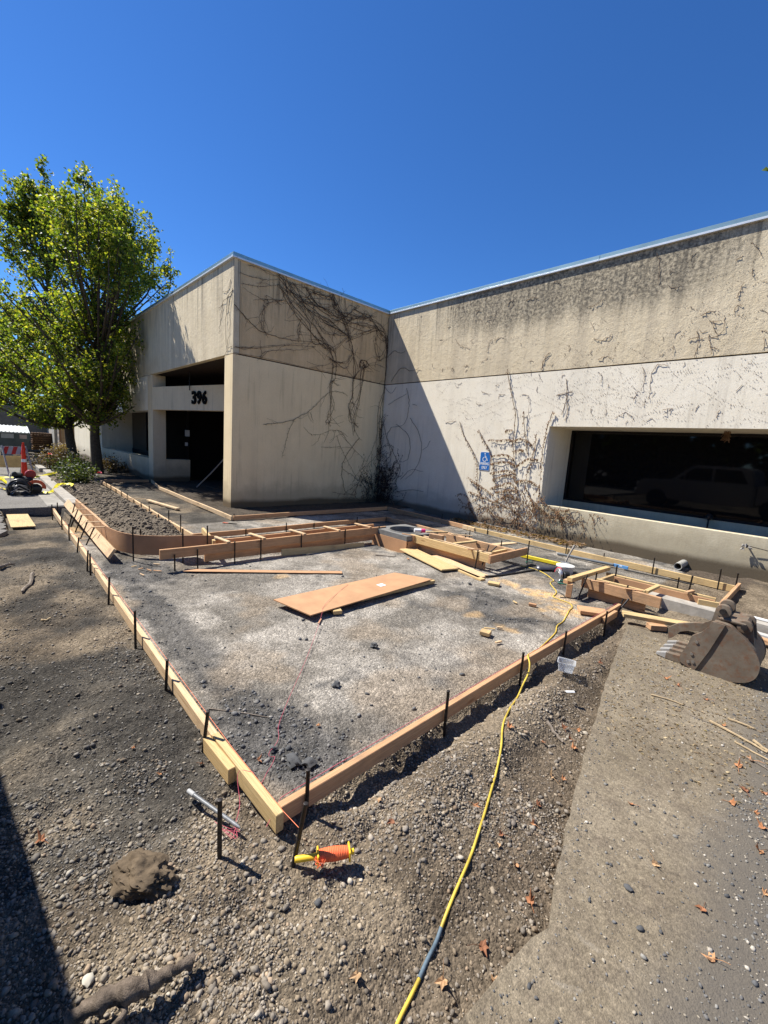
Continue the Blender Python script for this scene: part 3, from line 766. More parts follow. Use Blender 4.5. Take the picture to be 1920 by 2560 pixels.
# walkway forms
board('pale form board on the near left side of the walkway by the dirt mound', (-5.95, -6.385), (2.82, -6.655), 0.038, 0.089, 0.005, group=GB)
board('form board along the pad side of the walkway', (2.82, -6.655), (2.80, -2.24), 0.038, 0.089, 0.015, M_WOODO, group=GB)
board('form board running from the walkway corner past the round basin', (2.80, -2.22), (5.30, -2.36), 0.038, 0.089, 0.01, M_WOODO, group=GB)
board('form board on the entrance side of the walkway ending at the building corner', (-3.9, -5.265), (1.46, -5.40), 0.038, 0.089, 0.005, group=GB)
board('far form board on the entrance side of the walkway in tree shade', (-6.0, -4.92), (-4.1, -5.22), 0.038, 0.089, 0.005, group=GB)
board('far cross board closing the walkway under the tree', (-6.05, -6.30), (-6.02, -5.0), 0.038, 0.089, 0.0, M_WOODO, group=GB)
board('shaded form board parallel to the vine covered wall', (1.46, -5.375), (1.50, -1.0), 0.038, 0.089, 0.012, M_WOODO, group=GB)
board('form board along the foot of the sign wall, shaded half', (1.53, -0.985), (4.45, -1.175), 0.038, 0.095, 0.0, M_WOODO, group=GB)
board('long sunlit form board below the dark window', (4.36, -1.225), (9.10, -1.345), 0.038, 0.10, -0.01, M_WOODY, group=GB)
board('short splice block on the form board at the shadow edge', (4.22, -1.20), (4.58, -1.255), 0.038, 0.089, 0.003, M_WOOD, name='splice_block', group=GB)
board('end board closing the form below the window near the bucket', (9.12, -1.06), (9.118, -2.86), 0.038, 0.089, 0.002, M_WOODO, group=GB)
for i in range(12):
    t = (i + 0.4) / 12
    x = -5.8 + 8.5 * t; y = -6.415 - 0.27 * t
    stake('stake beside the dirt mound form, %s from the tree' % ORD[i], x, y - 0.0, 0.11 + 0.03 * (i % 3) + (0.16 if i in (10, 11) else 0))
for i, y in enumerate((-5.76, -4.95, -4.32, -3.2, -2.32)):
    stake('stake on the pad side of the walkway form, %s from the left' % ORD[i], 2.848, y, 0.12 + 0.05 * (i % 2))
for i, (x, y, h) in enumerate(((1.44, -5.35, 0.14), (1.46, -1.05, 0.16), (4.91, -1.265, 0.20), (6.65, -1.325, 0.19), (7.3, -1.30, 0.15), (8.07, -1.36, 0.26), (9.08, -1.02, 0.22), (3.4, -0.95, 0.2), (8.92, -1.39, 0.30))):
    stake('stake along the forms by the sign wall, %s from the left' % ['first', 'second', 'fourth', 'fifth', 'sixth', 'seventh', 'last', 'third', 'eighth'][i], x, y, h)
board('loose pale two by four lying on the walkway', (-1.62, -6.17), (-0.12, -5.95), 0.089, 0.038, 0.012, name='loose_board', cat='board')
board('thin pale lath resting across the mound form', (-1.55, -6.75), (-1.35, -6.28), 0.03, 0.012, 0.11, M_WOOD, z1=0.10, name='lath', cat='lath')

# concrete catch basin with round opening
bs = empty('catch_basin', (4.62, -3.52, 0), 0, 'shade-toned square concrete catch basin with a round hole between the kerb forms', 'basin')
mb = MB(); n = 32; R1 = 0.30
outer = [(-0.44, -0.42), (0.44, -0.42), (0.44, 0.42), (-0.44, 0.42)]
ci = [(R1 * math.cos(2 * math.pi * k / n), R1 * math.sin(2 * math.pi * k / n)) for k in range(n)]
sq = []
for k in range(n):
    a = 2 * math.pi * k / n; c_, s_ = math.cos(a), math.sin(a); m_ = max(abs(c_) / 0.44, abs(s_) / 0.42); sq.append((c_ / m_, s_ / m_))
V = [(x, y, 0.245) for x, y in ci] + [(x, y, 0.245) for x, y in sq] + [(x * 0.98, y * 0.98, -0.5) for x, y in ci] + [(x, y, 0.16) for x, y in sq]
Fq = []
for k in range(n):
    k2 = (k + 1) % n
    Fq += [[k, k2, n + k2, n + k], [2 * n + k, 2 * n + k2, k2, k], [n + k, n + k2, 3 * n + k2, 3 * n + k]]
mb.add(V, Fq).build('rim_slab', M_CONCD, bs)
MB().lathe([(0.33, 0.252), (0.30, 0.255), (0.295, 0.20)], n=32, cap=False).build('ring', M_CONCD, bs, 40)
for (x0, x1, y0, y1) in ((-0.43, 0.43, -0.43, -0.405), (-0.43, 0.43, 0.405, 0.43), (-0.455, -0.432, -0.40, 0.40), (0.432, 0.455, -0.40, 0.40)):
    MB().box(x0, x1, y0, y1, -0.2, 0.157).build('form_ply', M_MDF, bs)
MB().box(-0.35, 0.35, -0.35, 0.35, -0.56, -0.5).build('floor', M_DARK, bs)
can = empty('spray_can', (5.03, -3.62, 0.285), 0.9, 'white and pink marking paint can lying by the basin', 'can')
MB().lathe([(0.033, -0.09), (0.033, 0.03), (0.02, 0.045)], (0, 0, 0.033), 14, 'X').build('body', M_WHITE, can, 40)
MB().lathe([(0.033, 0.031), (0.034, 0.10), (0.030, 0.105)], (0, 0, 0.033), 14, 'X').build('cap', plain('pink_cap', (0.85, 0.07, 0.22), 0.5), can, 40)
board('short brown board end propped at the basin corner', (4.86, -3.87), (5.10, -3.80), 0.03, 0.10, 0.16, M_WOODO, group=GB)

# middle kerb box form
board('front board of the middle kerb box form by the loose planks', (4.99, -3.775), (6.56, -3.775), 0.038, 0.13, 0.135, M_WOODY, group=GB)
board('lower front board of the middle kerb box form', (5.12, -3.70), (6.45, -3.70), 0.038, 0.13, -0.005, M_WOODO, group=GB)
board('inner board of the middle kerb box form', (5.15, -3.62), (6.5, -3.62), 0.038, 0.13, 0.12, M_WOOD, group=GB)
board('back board of the middle kerb box form', (5.20, -3.05), (6.52, -3.03), 0.038, 0.14, 0.105, M_WOODO, group=GB)
board('outer back board of the middle kerb box form', (5.15, -2.97), (6.50, -2.95), 0.038, 0.11, 0.12, M_WOOD, group=GB)
board('end board of the middle kerb box form by the yellow bar', (6.585, -3.81), (6.585, -2.72), 0.038, 0.12, 0.135, M_WOODO, group=GB)
board('inner end block of the middle kerb box form', (6.42, -3.59), (6.42, -3.08), 0.05, 0.05, 0.19, M_WOODY, group=GB)
board('spacer block inside the middle kerb box form', (5.78, -3.60), (5.84, -3.07), 0.06, 0.03, 0.225, M_WOODY, group=GB)
board('flat cross board from the box form to the wall form', (5.95, -2.93), (5.92, -1.9), 0.12, 0.025, 0.16, M_WOOD, z1=0.09, group=GB)
board('upright wood block at the far end of the middle box form', (5.28, -3.62), (5.52, -3.56), 0.09, 0.20, 0.12, M_WOODO, name='wood_block', cat='block', group=GB)
board('small wood stop on top of the upright block', (5.22, -3.66), (5.40, -3.30), 0.04, 0.02, 0.322, M_WOODY, name='form_cleat', cat='cleat')
board('thin cleat at the back of the middle box form', (5.33, -3.10), (5.62, -2.86), 0.03, 0.014, 0.262, M_WOOD, name='form_cleat', cat='cleat')
board('short cleat beside the front stake of the middle box form', (6.22, -3.86), (6.36, -3.60), 0.03, 0.014, 0.268, M_WOODO, name='form_cleat', cat='cleat')
for i, (x, y, h, lx, ly) in enumerate(((6.36, -3.815, 0.30, .01, .02), (6.625, -2.74, 0.38, .0, .0), (6.28, -3.00, 0.34, 0, 0), (5.50, -2.90, 0.30, 0, 0), (4.9, -1.9, 0.16, 0, 0))):
    stake('stake around the middle kerb box form, %s' % ['at its front', 'at its right end', 'inside near the end', 'at its back', 'behind it by the wall strip'][i], x, y, h, (lx, ly))
for i, (a, b) in enumerate((((6.44, -3.74, .10), (6.36, -3.50, .33)), ((6.38, -3.66, .15), (6.44, -3.40, .32)))):
    d = Vector(b) - Vector(a)
    stake('short crossed stake in the middle box form, %s' % ['leaning left', 'leaning right'][i], a[0], a[1], b[2], (d.x, d.y), a[2], dep=0.05)

# right hand kerb box form
board('upper cross board at the left end of the right kerb box form', (7.79, -3.90), (7.86, -2.80), 0.07, 0.05, 0.225, M_WOODY, group=GB)
board('lower cross board at the left end of the right kerb box form', (7.72, -3.84), (7.76, -2.86), 0.06, 0.05, 0.165, M_WOODO, group=GB)
board('vertical wood leg under the cross board of the right box form', (7.735, -3.82), (7.80, -3.80), 0.05, 0.17, 0.0, M_WOODO, name='wood_block', cat='block', group=GB)
board('front board of the right kerb box form with slanting stake shadows', (7.83, -3.60), (8.71, -3.60), 0.038, 0.125, 0.115, M_WOODO, group=GB)
board('lower front board of the right kerb box form', (7.90, -3.53), (8.55, -3.53), 0.038, 0.12, -0.01, M_WOODO, group=GB)
board('inner front board of the right kerb box form', (7.95, -3.44), (8.50, -3.42), 0.038, 0.12, 0.11, M_WOODY, group=GB)
board('tall hardboard back panel of the right kerb box form', (7.92, -2.945), (9.10, -2.905), 0.02, 0.19, 0.0, M_MDF, group=GB)
board('rear board of the right kerb box form', (7.86, -2.83), (9.09, -2.78), 0.038, 0.10, 0.09, M_WOODY, group=GB)
board('end piece of the right kerb box form behind the bucket', (8.95, -2.99), (9.14, -2.93), 0.03, 0.10, 0.08, M_WOODY, group=GB)
board('inner left end block of the right kerb box form', (7.97, -3.42), (7.99, -2.97), 0.038, 0.12, 0.10, M_WOODY, group=GB)
board('short spacer inside the right kerb box form', (8.50, -3.38), (8.52, -2.97), 0.05, 0.035, 0.19, M_WOODY, name='form_cleat', cat='cleat', group=GB)
for i, (x, y) in enumerate(((8.06, -3.63), (8.42, -3.60))):
    board('curved scrap cleat nailed on the front of the right box form, %s' % ['left one', 'right one'][i], (x - 0.09, y - 0.05), (x + 0.08, y + 0.06), 0.035, 0.012, 0.243, M_WOODO, name='form_cleat', cat='cleat')
board('small triangular cleat on the rear board of the right box form', (8.82, -2.98), (8.86, -2.80), 0.04, 0.03, 0.20, M_WOODO, name='form_cleat', cat='cleat')
for i, (x, y, h, lx, ly) in enumerate(((7.88, -3.80, 0.29, .02, .16), (8.32, -3.66, 0.27, .02, .12), (8.00, -2.90, 0.34, 0, 0), (7.93, -3.42, 0.30, 0, 0), (8.54, -1.95, 0.16, 0, 0), (8.79, -2.70, 0.38, 0.02, 0.0))):
    stake('stake around the right kerb box form, %s' % ['front left leaning', 'front right leaning', 'rear left', 'inside left', 'behind near the wall strip', 'rear right and tallest'][i], x, y, h, (lx, ly))
board('long loose plank propped on a chock beside the pavement', (8.47, -4.06), (9.14, -3.74), 0.12, 0.04, 0.055, M_WOODY, name='loose_board', cat='board')
board('sawn wood chock under the loose plank', (8.73, -4.07), (8.85, -3.95), 0.09, 0.055, 0.0, M_WOODO, name='wood_block', cat='block')
board('orange board lying at the right edge behind the bucket', (9.44, -3.46), (10.1, -3.62), 0.09, 0.04, 0.03, M_WOODO, name='loose_board', cat='board')
board('grey weathered board lying behind the bucket', (9.40, -3.28), (10.1, -3.36), 0.08, 0.03, 0.03, plain('grey_wood', (0.42, 0.40, 0.37), 0.85), name='loose_board', cat='board')
board('white painted strip lying on the old kerb', (9.25, -2.99), (10.2, -3.02), 0.03, 0.02, 0.12, M_WHITE, name='loose_strip', cat='strip')
tag(MB().box(-0.1, 0.1, -0.05, 0.05, 0, 0.03, 0.008).build('plastic_sheet', plain('milky_plastic', (0.55, 0.57, 0.6), 0.3)), 'crumpled clear plastic piece behind the bucket', 'plastic').matrix_world = Matrix.Translation((9.5, -2.66, 0.01)) @ Matrix.Rotation(0.2, 4, 'Z')

# loose timber on the pad
board('wide yellow plank with curled corner lying by the middle box form', (5.06, -3.93), (6.245, -4.27), 0.30, 0.022, 0.02, M_WOODY, name='loose_plank', cat='plank')
board('second pale plank lying partly under the wide yellow plank', (5.55, -3.80), (6.70, -4.09), 0.24, 0.026, -0.008, M_WOOD, name='loose_plank', cat='plank')
board('narrow plank under the two planks, its end sticking out', (5.9, -4.02), (6.76, -4.20), 0.09, 0.03, -0.012, M_WOODY, name='loose_plank', cat='plank')
board('thin long strip of hardboard lying on the gravel pad', (4.43, -7.33), (5.50, -5.66), 0.10, 0.006, 0.008, M_MDF, name='hardboard_strip', cat='strip')
board('small sawn offcut by the planks', (6.88, -4.26), (7.02, -4.20), 0.10, 0.03, 0.0, M_WOODY, name='wood_offcut', cat='offcut')
board('small square offcut alone on the pad by sawdust', (7.73, -5.70), (7.82, -5.67), 0.09, 0.036, 0.0, M_WOODY, name='wood_offcut', cat='offcut')
board('orange offcut against the far end of the right form', (8.06, -4.22), (8.31, -4.06), 0.19, 0.038, 0.005, M_WOODO, name='wood_offcut', cat='offcut')
board('dark brown offcut on the pad near the sawdust', (7.62, -4.55), (7.70, -4.52), 0.04, 0.03, 0.0, M_MDF, name='wood_offcut', cat='offcut')
mb = MB()
q4 = [(6.05, -6.985), (6.585, -6.885), (6.50, -4.97), (6.02, -5.18)]
mb.prism([(x, y, z) for (x, y), z in zip(q4, (0.058, 0.050, 0.064, 0.058))], (0, 0, 0.011))
hp = empty('hardboard_sheet', (0, 0, 0), 0, 'orange brown hardboard sheet laid on blocks in the middle of the pad', 'sheet')
mb.build('sheet', M_MDF, hp)
MB().box(6.28, 6.36, -5.75, -5.66, 0.0715, 0.0765).build('price_tag', M_WHITE, hp)
board('pale block under the front edge of the hardboard sheet', (6.30, -6.45), (6.62, -6.58), 0.09, 0.038, 0.008, M_WOODY, name='wood_block', cat='block')
board('long batten under the hardboard sheet', (6.46, -6.15), (6.47, -4.90), 0.05, 0.038, 0.008, M_WOODY, name='wood_batten', cat='batten')

o = MB().tube([(-4.19, -4.08, 0.03), (-3.9, -3.75, 0.5), (-3.62, -3.43, 1.0)], 0.022, 8).build('wood_pole', plain('pole_wood', (0.36, 0.30, 0.24), 0.8))
tag(o, 'pale wooden pole leaning in the dark entrance recess', 'pole')
# plywood square and mound tools on the left
tag(MB().prism([(-0.12, -8.83, 0.06), (-0.07, -8.54, 0.06), (0.84, -8.50, 0.0), (0.82, -8.81, 0.0)], (0, 0, 0.015)).build('plywood_sheet', M_WOODY), 'pale plywood square lying in the cut by the asphalt', 'plywood')

# ------------------------------------------------------------------ tools and pieces
# string line reel
rl = empty('line_reel', (8.635, -8.17, 0.0), math.atan2(0.20, 0.12), 'yellow plastic reel wound with orange mason line by the near corner', 'reel')
M_YEL = plain('yellow_plastic', (0.80, 0.50, 0.03), 0.45, 0.4, 0, 0.06)
M_ORL = plain('orange_line', (0.85, 0.16, 0.06), 0.7, 0.2, 0, 0.15, 60)
MB().lathe([(0.010, -0.125), (0.013, -0.118), (0.0125, -0.05), (0.014, -0.03)], (0, 0, 0.024), 12, 'X').build('handle', M_YEL, rl, 45)
for s in (-0.032, 0.098):
    MB().box(s - 0.004, s + 0.004, -0.028, 0.028, 0.0, 0.048, 0.003).build('end_plate', M_YEL, rl)
MB().lathe([(0.011, 0.103), (0.011, 0.118)], (0, 0, 0.024), 10, 'X').build('axle_stub', M_YEL, rl)
prof = []
for i in range(34):
    t = i / 33; prof.append((0.021 + 0.0045 * math.sin(math.pi * t) + (0.0014 if i % 2 else 0), -0.027 + t * 0.12))
MB().lathe(prof, (0, 0, 0.025), 16, 'X').build('wound_line', M_ORL, rl, 30)
rr = random.Random(21)
mb = MB()
for k in range(4):
    P = [Vector((-0.03 + rr.uniform(-.02, .03), -0.03 + rr.uniform(-.02, .02), 0.012 + rr.uniform(0, .03))) for _ in range(5)]
    mb.tube(catmull(P, 5), 0.0012, 4)
mb.build('loose_line', M_ORL, rl)
M_PINK = plain('pink_line', (0.50, 0.09, 0.13), 0.7, 0.2)
M_ORS = plain('orange_string', (0.80, 0.22, 0.10), 0.7)
tag(MB().tube([(8.555, -8.235, 0.115), (8.40, -8.235, 0.0955), (7.9, -8.240, 0.0955), (5.0, -8.19, 0.0955), (1.0, -8.13, 0.0955)], 0.0013, 5).build('string_line', M_ORS), 'orange string pulled tight along the left form from the near stake', 'string')
tag(MB().tube([(8.36, -8.29, 0.02), (8.33, -8.205, 0.094), (8.326, -7.9, 0.0945), (8.326, -6.0, 0.0945), (8.325, -3.8, 0.0945)], 0.0016, 5).build('string_line', M_PINK), 'pink string along the inner top edge of the right form', 'string')
P = [(6.09, -6.03, 0.074), (6.25, -6.3, 0.074), (6.49, -6.66, 0.073), (6.62, -6.78, 0.05), (6.97, -7.11, 0.012), (7.35, -7.48, 0.012), (7.74, -7.87, 0.012), (7.88, -7.96, 0.012), (7.97, -8.07, 0.02), (8.0, -8.05, 0.012), (8.06, -8.12, 0.012), (8.13, -8.2, 0.03), (8.11, -8.235, 0.096), (8.06, -8.285, 0.08), (8.18, -8.33, 0.02), (8.27, -8.40, 0.012)]
tag(MB().tube([v + Vector((0, 0, 0.004 * math.sin(i))) for i, v in enumerate(catmull(P, 5))], 0.0013, 5).build('string_line', M_PINK), 'slack pink string lying across the pad from the hardboard sheet', 'string')
mb = MB()
for k in range(2):
    P = [Vector((8.25 + rr.uniform(-.06, .08), -8.42 + rr.uniform(-.04, .05), 0.012 + rr.uniform(0, .012))) for _ in range(6)]
    mb.tube(catmull(P, 5), 0.0011, 4)
tag(mb.build('string_tangle', M_PINK), 'pink string tangle around the steel pin left of the corner', 'string')
pn = empty('steel_pin', (8.12, -8.43, 0.018), math.atan2(0.10, 0.34), 'shiny steel form pin lying on the gravel left of the corner', 'pin')
MB().lathe([(0.0085, -0.175), (0.0088, -0.17), (0.0088, 0.15), (0.004, 0.178)], (0, 0, 0), 10, 'X').build('rod', plain('zinc_rod', (0.17, 0.175, 0.18), 0.5, 0.4, 0.15, 0.3, 60), pn, 40)
MB().lathe([(0.0105, -0.178), (0.0105, -0.135)], (0, 0, 0), 10, 'X').build('collar', plain('pin_tape', (0.36, 0.36, 0.35), 0.6), pn, 40)

# yellow extension lead
def lead(label, P, r, m, name='extension_cord', n=8):
    q = catmull(P, 8)
    zz = Hh([v.x for v in q], [v.y for v in q])
    pts = []
    for v, z in zip(q, zz):
        zt = max(float(z), 0.018 if v.x > float(slab_edge(v.y)) and v.y < -4.2 else -1)
        pts.append(Vector((v.x, v.y, (zt + r * 0.9) if v.z == 0 or abs(v.z) < 0.012 else max(v.z, zt + r))))
    for _ in range(3):
        pts = [pts[0]] + [Vector((pts[i].x, pts[i].y, max((pts[i - 1].z + pts[i].z * 2 + pts[i + 1].z) / 4, pts[i].z - 0.004))) for i in range(1, len(pts) - 1)] + [pts[-1]]
    return MB().tube(pts, r, n)
M_YCORD = plain('yellow_rubber', (0.50, 0.355, 0.05), 0.5, 0.35, 0, 0.4, 9)
M_BCORD = plain('blue_grey_tape', (0.10, 0.14, 0.17), 0.6, 0.3, 0, 0.3, 30)
ec = empty('extension_cord', (0, 0, 0), 0, 'long yellow air hose snaking from the tools over the right form to the camera', 'hose')
P1 = [(6.63, -2.96, 0), (6.94, -2.95, 0), (7.21, -3.15, 0), (7.33, -3.28, 0), (7.36, -3.45, 0), (7.56, -3.70, 0), (7.62, -3.86, 0), (7.66, -3.98, 0), (7.86, -4.02, 0), (7.95, -4.12, 0), (7.98, -4.27, 0), (8.04, -4.5, 0), (8.08, -4.67, 0), (8.10, -4.85, 0), (8.17, -5.05, 0), (8.22, -5.4, 0), (8.27, -5.72, 0.03), (8.335, -5.93, 0.098), (8.40, -6.02, 0.075), (8.44, -6.12, 0.03), (8.52, -6.44, 0), (8.65, -6.82, 0), (8.77, -7.05, 0), (8.89, -7.35, 0), (9.0, -7.65, 0), (9.08, -7.95, 0)]
P2 = [(9.08, -7.95, 0), (9.105, -8.04, 0), (9.13, -8.13, 0)]
P3 = [(9.13, -8.13, 0), (9.16, -8.26, 0), (9.20, -8.42, 0), (9.22, -8.7, 0), (9.3, -9.0, 0)]
lead('', P1, 0.0066, M_YCORD).build('hose', M_YCORD, ec, 60)
lead('', P2, 0.0076, M_BCORD).build('tape_wrap', M_BCORD, ec, 60)
lead('', P3, 0.0066, M_YCORD).build('hose', M_YCORD, ec, 60)
tag(lead('', [(7.60, -3.72, 0), (7.68, -3.76, 0), (7.75, -3.86, 0), (7.70, -3.90, 0)], 0.006, M_BLACKP).build('cord_tail', M_BLACKP), 'short black cord tail curling beside the yellow hose', 'cord')
tag(lead('', [(6.70, -4.06, 0.02), (6.78, -3.75, 0), (6.84, -3.4, 0), (6.90, -3.0, 0)], 0.014, M_BLACKP).build('black_pipe', M_BLACKP), 'black plastic pipe lying between the planks and the saw', 'pipe')
tag(MB().tube([(6.62, -1.60, 0.02), (7.3, -1.575, 0.035), (7.55, -1.56, 0.04)], 0.024, 10).build('grey_conduit', plain('grey_conduit', (0.10, 0.11, 0.12), 0.5)), 'dark grey conduit lying along the wall form under the hammer', 'conduit')
bt = empty('spirit_level', (7.66, -1.555, 0.03), 0.02, 'blue level lying against the wall form past the hammer', 'level')
MB().box(-0.11, 0.11, -0.012, 0.012, -0.015, 0.035, 0.003).build('body', plain('blue_level', (0.12, 0.30, 0.55), 0.5), bt)
MB().box(-0.02, 0.02, -0.013, 0.013, 0.012, 0.03).build('vial', M_WHITE, bt)
tag(MB().tube([(7.73, -1.60, 0.012), (8.2, -1.57, 0.012), (8.66, -1.54, 0.012)], 0.010, 8).build('black_pipe', M_BLACKP), 'thin black rod lying along the foot of the sunlit wall form', 'rod')
tag(MB().tube([(4.6, -1.30, 0.012), (5.3, -1.36, 0.01), (6.5, -1.42, 0.01)], 0.011, 8).build('black_pipe', M_BLACKP), 'black poly pipe along the wall form left of the hammer', 'pipe')
tag(MB().tube([(3.66, -0.07, 0.0), (4.5, -0.08, -0.004), (5.4, -0.10, -0.01)], 0.022, 8).build('black_pipe', M_BLACKP), 'black pipe lying at the foot of the sign wall', 'pipe')
tag(MB().bar((6.34, -2.42, 0.03), (7.02, -2.37, 0.03), 0.035, 0.055, 0.004).build('yellow_bar', plain('yellow_bar', (0.75, 0.58, 0.03), 0.45)), 'bright yellow level bar lying between box form and white lid', 'bar')
lid = empty('bucket_lid', (7.20, -2.62, 0), 0, 'round white plastic access lid on the gravel behind the saw', 'lid')
MB().lathe([(0.115, -0.05), (0.118, 0.075), (0.135, 0.078), (0.135, 0.098), (0.128, 0.102)], n=36).build('collar', plain('off_white', (0.62, 0.61, 0.56), 0.55), lid, 35)
MB().lathe([(0.120, 0.1025), (0.10, 0.105), (0.02, 0.106)], n=36).build('cover', plain('lid_grey', (0.52, 0.52, 0.48), 0.6), lid, 35)
# sledge hammer standing on its head
sh = empty('sledge_hammer', (7.06, -2.30, 0.0), 0.3, 'short sledge hammer standing on its steel head by the wall form', 'hammer')
MB().add(*fbox(0, 0, 0.045, 0.15, 0.06, 0.06, 0.012)).build('head', plain('hammer_steel', (0.20, 0.20, 0.20), 0.45, 0.5, 0.7), sh)
MB().tube([(0, 0, 0.05), (0.03, 0.02, 0.17), (0.10, 0.06, 0.36)], [0.013, 0.014, 0.017], 10).build('handle', plain('hammer_handle', (0.30, 0.27, 0.23), 0.6), sh, 50)
# circular saw
cs = empty('circular_saw', (7.38, -3.20, 0.0), -0.75, 'silver and black circular saw with red handle beside the right box form', 'saw')
MB().box(-0.16, 0.14, -0.08, 0.07, 0.0, 0.006, 0.001).build('base_plate', M_BRIGHT, cs)
MB().lathe([(0.02, -0.012), (0.088, -0.012), (0.095, -0.006), (0.095, 0.022), (0.02, 0.03)], (0.0, -0.03, 0.085), 24, 'Y').build('blade_guard', plain('saw_silver', (0.50, 0.50, 0.50), 0.35, 0.5, 0.7), cs, 40)
MB().lathe([(0.078, -0.002), (0.078, 0.002)], (0.0, -0.045, 0.062), 28, 'Y').build('blade', M_BRIGHT, cs)
MB().lathe([(0.045, 0.0), (0.05, 0.03), (0.05, 0.11), (0.04, 0.12)], (0.0, 0.0, 0.09), 16, 'Y').build('motor_housing', M_BLACKP, cs, 40)
MB().tube(catmull([(-0.03, 0.02, 0.14), (-0.09, 0.02, 0.155), (-0.16, 0.02, 0.13), (-0.21, 0.02, 0.07)], 5), 0.019, 10).build('handle', plain('saw_red', (0.45, 0.03, 0.05), 0.5), cs, 50)
MB().tube(catmull([(0.05, 0.02, 0.14), (0.10, 0.02, 0.13), (0.12, 0.02, 0.08)], 5), 0.013, 8).build('front_grip', M_BLACKP, cs, 50)
# shovel blade scrap
sb = MB(); V = []
for i in range(6):
    for j in range(5):
        u, v = i / 5 - .5, j / 4 - .5; V.append((u * 0.30, v * 0.24 * (1 - 0.35 * (u + .5)), 0.02 + 0.05 * (v * 2) ** 2 * -1 + 0.05 + 0.02 * u))
Fq = [[i * 5 + j, i * 5 + j + 1, i * 5 + j + 6, i * 5 + j + 5] for i in range(5) for j in range(4)]
o = sb.add(V, Fq).build('shovel_blade', plain('shovel_steel', (0.10, 0.10, 0.11), 0.4, 0.5, 0.6), None, 60)
sol = o.modifiers.new('thickness', 'SOLIDIFY'); sol.thickness = 0.003
o.matrix_world = Matrix.Translation((6.98, -2.80, 0.0)) @ Matrix.Rotation(0.6, 4, 'Z')
tag(o, 'dark curved shovel blade lying in front of the white lid', 'shovel blade')
for i, (x, y) in enumerate(((6.66, -2.72), (7.49, -3.36))):
    P = [Vector((x + 0.06 * math.cos(k * 1.1), y + 0.05 * math.sin(k * 1.1), 0.012 + 0.004 * k)) for k in range(9)]
    tag(MB().tube(catmull(P, 5), 0.0035, 6).build('green_wire', plain('green_wire', (0.03, 0.22, 0.14), 0.5)), ['loop of green wire by the end of the box form', 'bit of green wire in front of the circular saw'][i], 'wire')
# drain pipe stub at the wall
ps = empty('drain_pipe', (8.22, -0.28, 0.02), 0, 'short grey drain pipe stub sticking out under the window', 'pipe')
MB().lathe([(0.062, -0.16), (0.062, 0.30), (0.052, 0.30), (0.052, -0.158), (0.062, -0.16)], (0, 0, 0.0), 22, 'Y', cap=False).build('pipe', plain('pipe_grey', (0.33, 0.32, 0.29), 0.6, 0.3, 0, 0.35, 20), ps, 40)
MB().lathe([(0.05, 0.25), (0.01, 0.25)], (0, 0, 0), 22, 'Y').build('inside', M_DARK, ps)
# hose bib with rag
hb = empty('wall_tap', (9.03, -0.02, 0.52), 0, 'rusty wall tap with a rag tied to it under the window', 'tap')
MB().tube([(0, 0.03, 0), (0, -0.05, 0), (0, -0.06, -0.03)], 0.012, 8).build('spout', M_STEEL, hb, 40)
mb = MB(); r4 = random.Random(8)
for i in range(10):
    q = Vector((r4.uniform(-.07, .04), -0.06 + r4.uniform(-.02, .02), r4.uniform(-.05, .04)))
    mb.tube([q, q + Vector((r4.uniform(-.05, .05), r4.uniform(-.02, .02), r4.uniform(-.06, .02)))], [0.016, 0.006], 5)
mb.build('rag', plain('rag_grey', (0.33, 0.31, 0.28), 0.9), hb, 60)
MB().tube([(0.03, -0.04, 0), (0.2, -0.03, -0.02), (0.5, -0.02, -0.06)], 0.006, 6).build('cable', M_BLACKP, hb, 50)
# clear plastic tub
tb = empty('plastic_tub', (8.605, -5.82, 0.05), 0.35, 'small clear plastic tub on the dirt outside the right form', 'tub')
M_T = Mat('milky_tub', 0.25, 0.5); M_T.color((0.74, 0.76, 0.78)); M_T.b.inputs['Transmission Weight'].default_value = 0.55; M_T.b.inputs['Alpha'].default_value = 0.62
V = []; ring = []
def rrect(w, d, r, z, n=4):
    out = []
    for (sx, sy, a0) in ((1, 1, 0), (-1, 1, 90), (-1, -1, 180), (1, -1, 270)):
        for k in range(n + 1):
            a = math.radians(a0 + 90 * k / n); out.append((sx * (w - r) + r * math.cos(a), sy * (d - r) + r * math.sin(a), z))
    return out
levels = [rrect(.052, .040, .012, 0.0), rrect(.062, .048, .014, 0.07), rrect(.068, .054, .016, 0.072), rrect(.068, .054, .016, 0.076), rrect(.060, .046, .013, 0.075), rrect(.050, .038, .011, 0.003)]
nn = len(levels[0]); V = [p for l in levels for p in l]
Fq = [[l * nn + k, l * nn + (k + 1) % nn, (l + 1) * nn + (k + 1) % nn, (l + 1) * nn + k] for l in range(5) for k in range(nn)]
Fq += [list(range(nn))[::-1], [5 * nn + k for k in range(nn)]]
MB().add(V, Fq).build('shell', M_T.m, tb, 40)
# small hand tools left on the walkway
ht = empty('pliers', (1.75, -5.60, 0.0), 0.6, 'red handled pliers lying on the walkway gravel near the corner', 'pliers')
MB().tube([(-.12, .02, .01), (0, 0, .012)], 0.008, 6).tube([(-.12, -.02, .01), (0, 0, .012)], 0.008, 6).build('handles', plain('tool_red', (0.55, 0.10, 0.04), 0.5), ht)
MB().tube([(0, 0, .012), (.18, .02, .012)], [0.012, 0.006], 6).build('jaws', M_STEEL, ht)

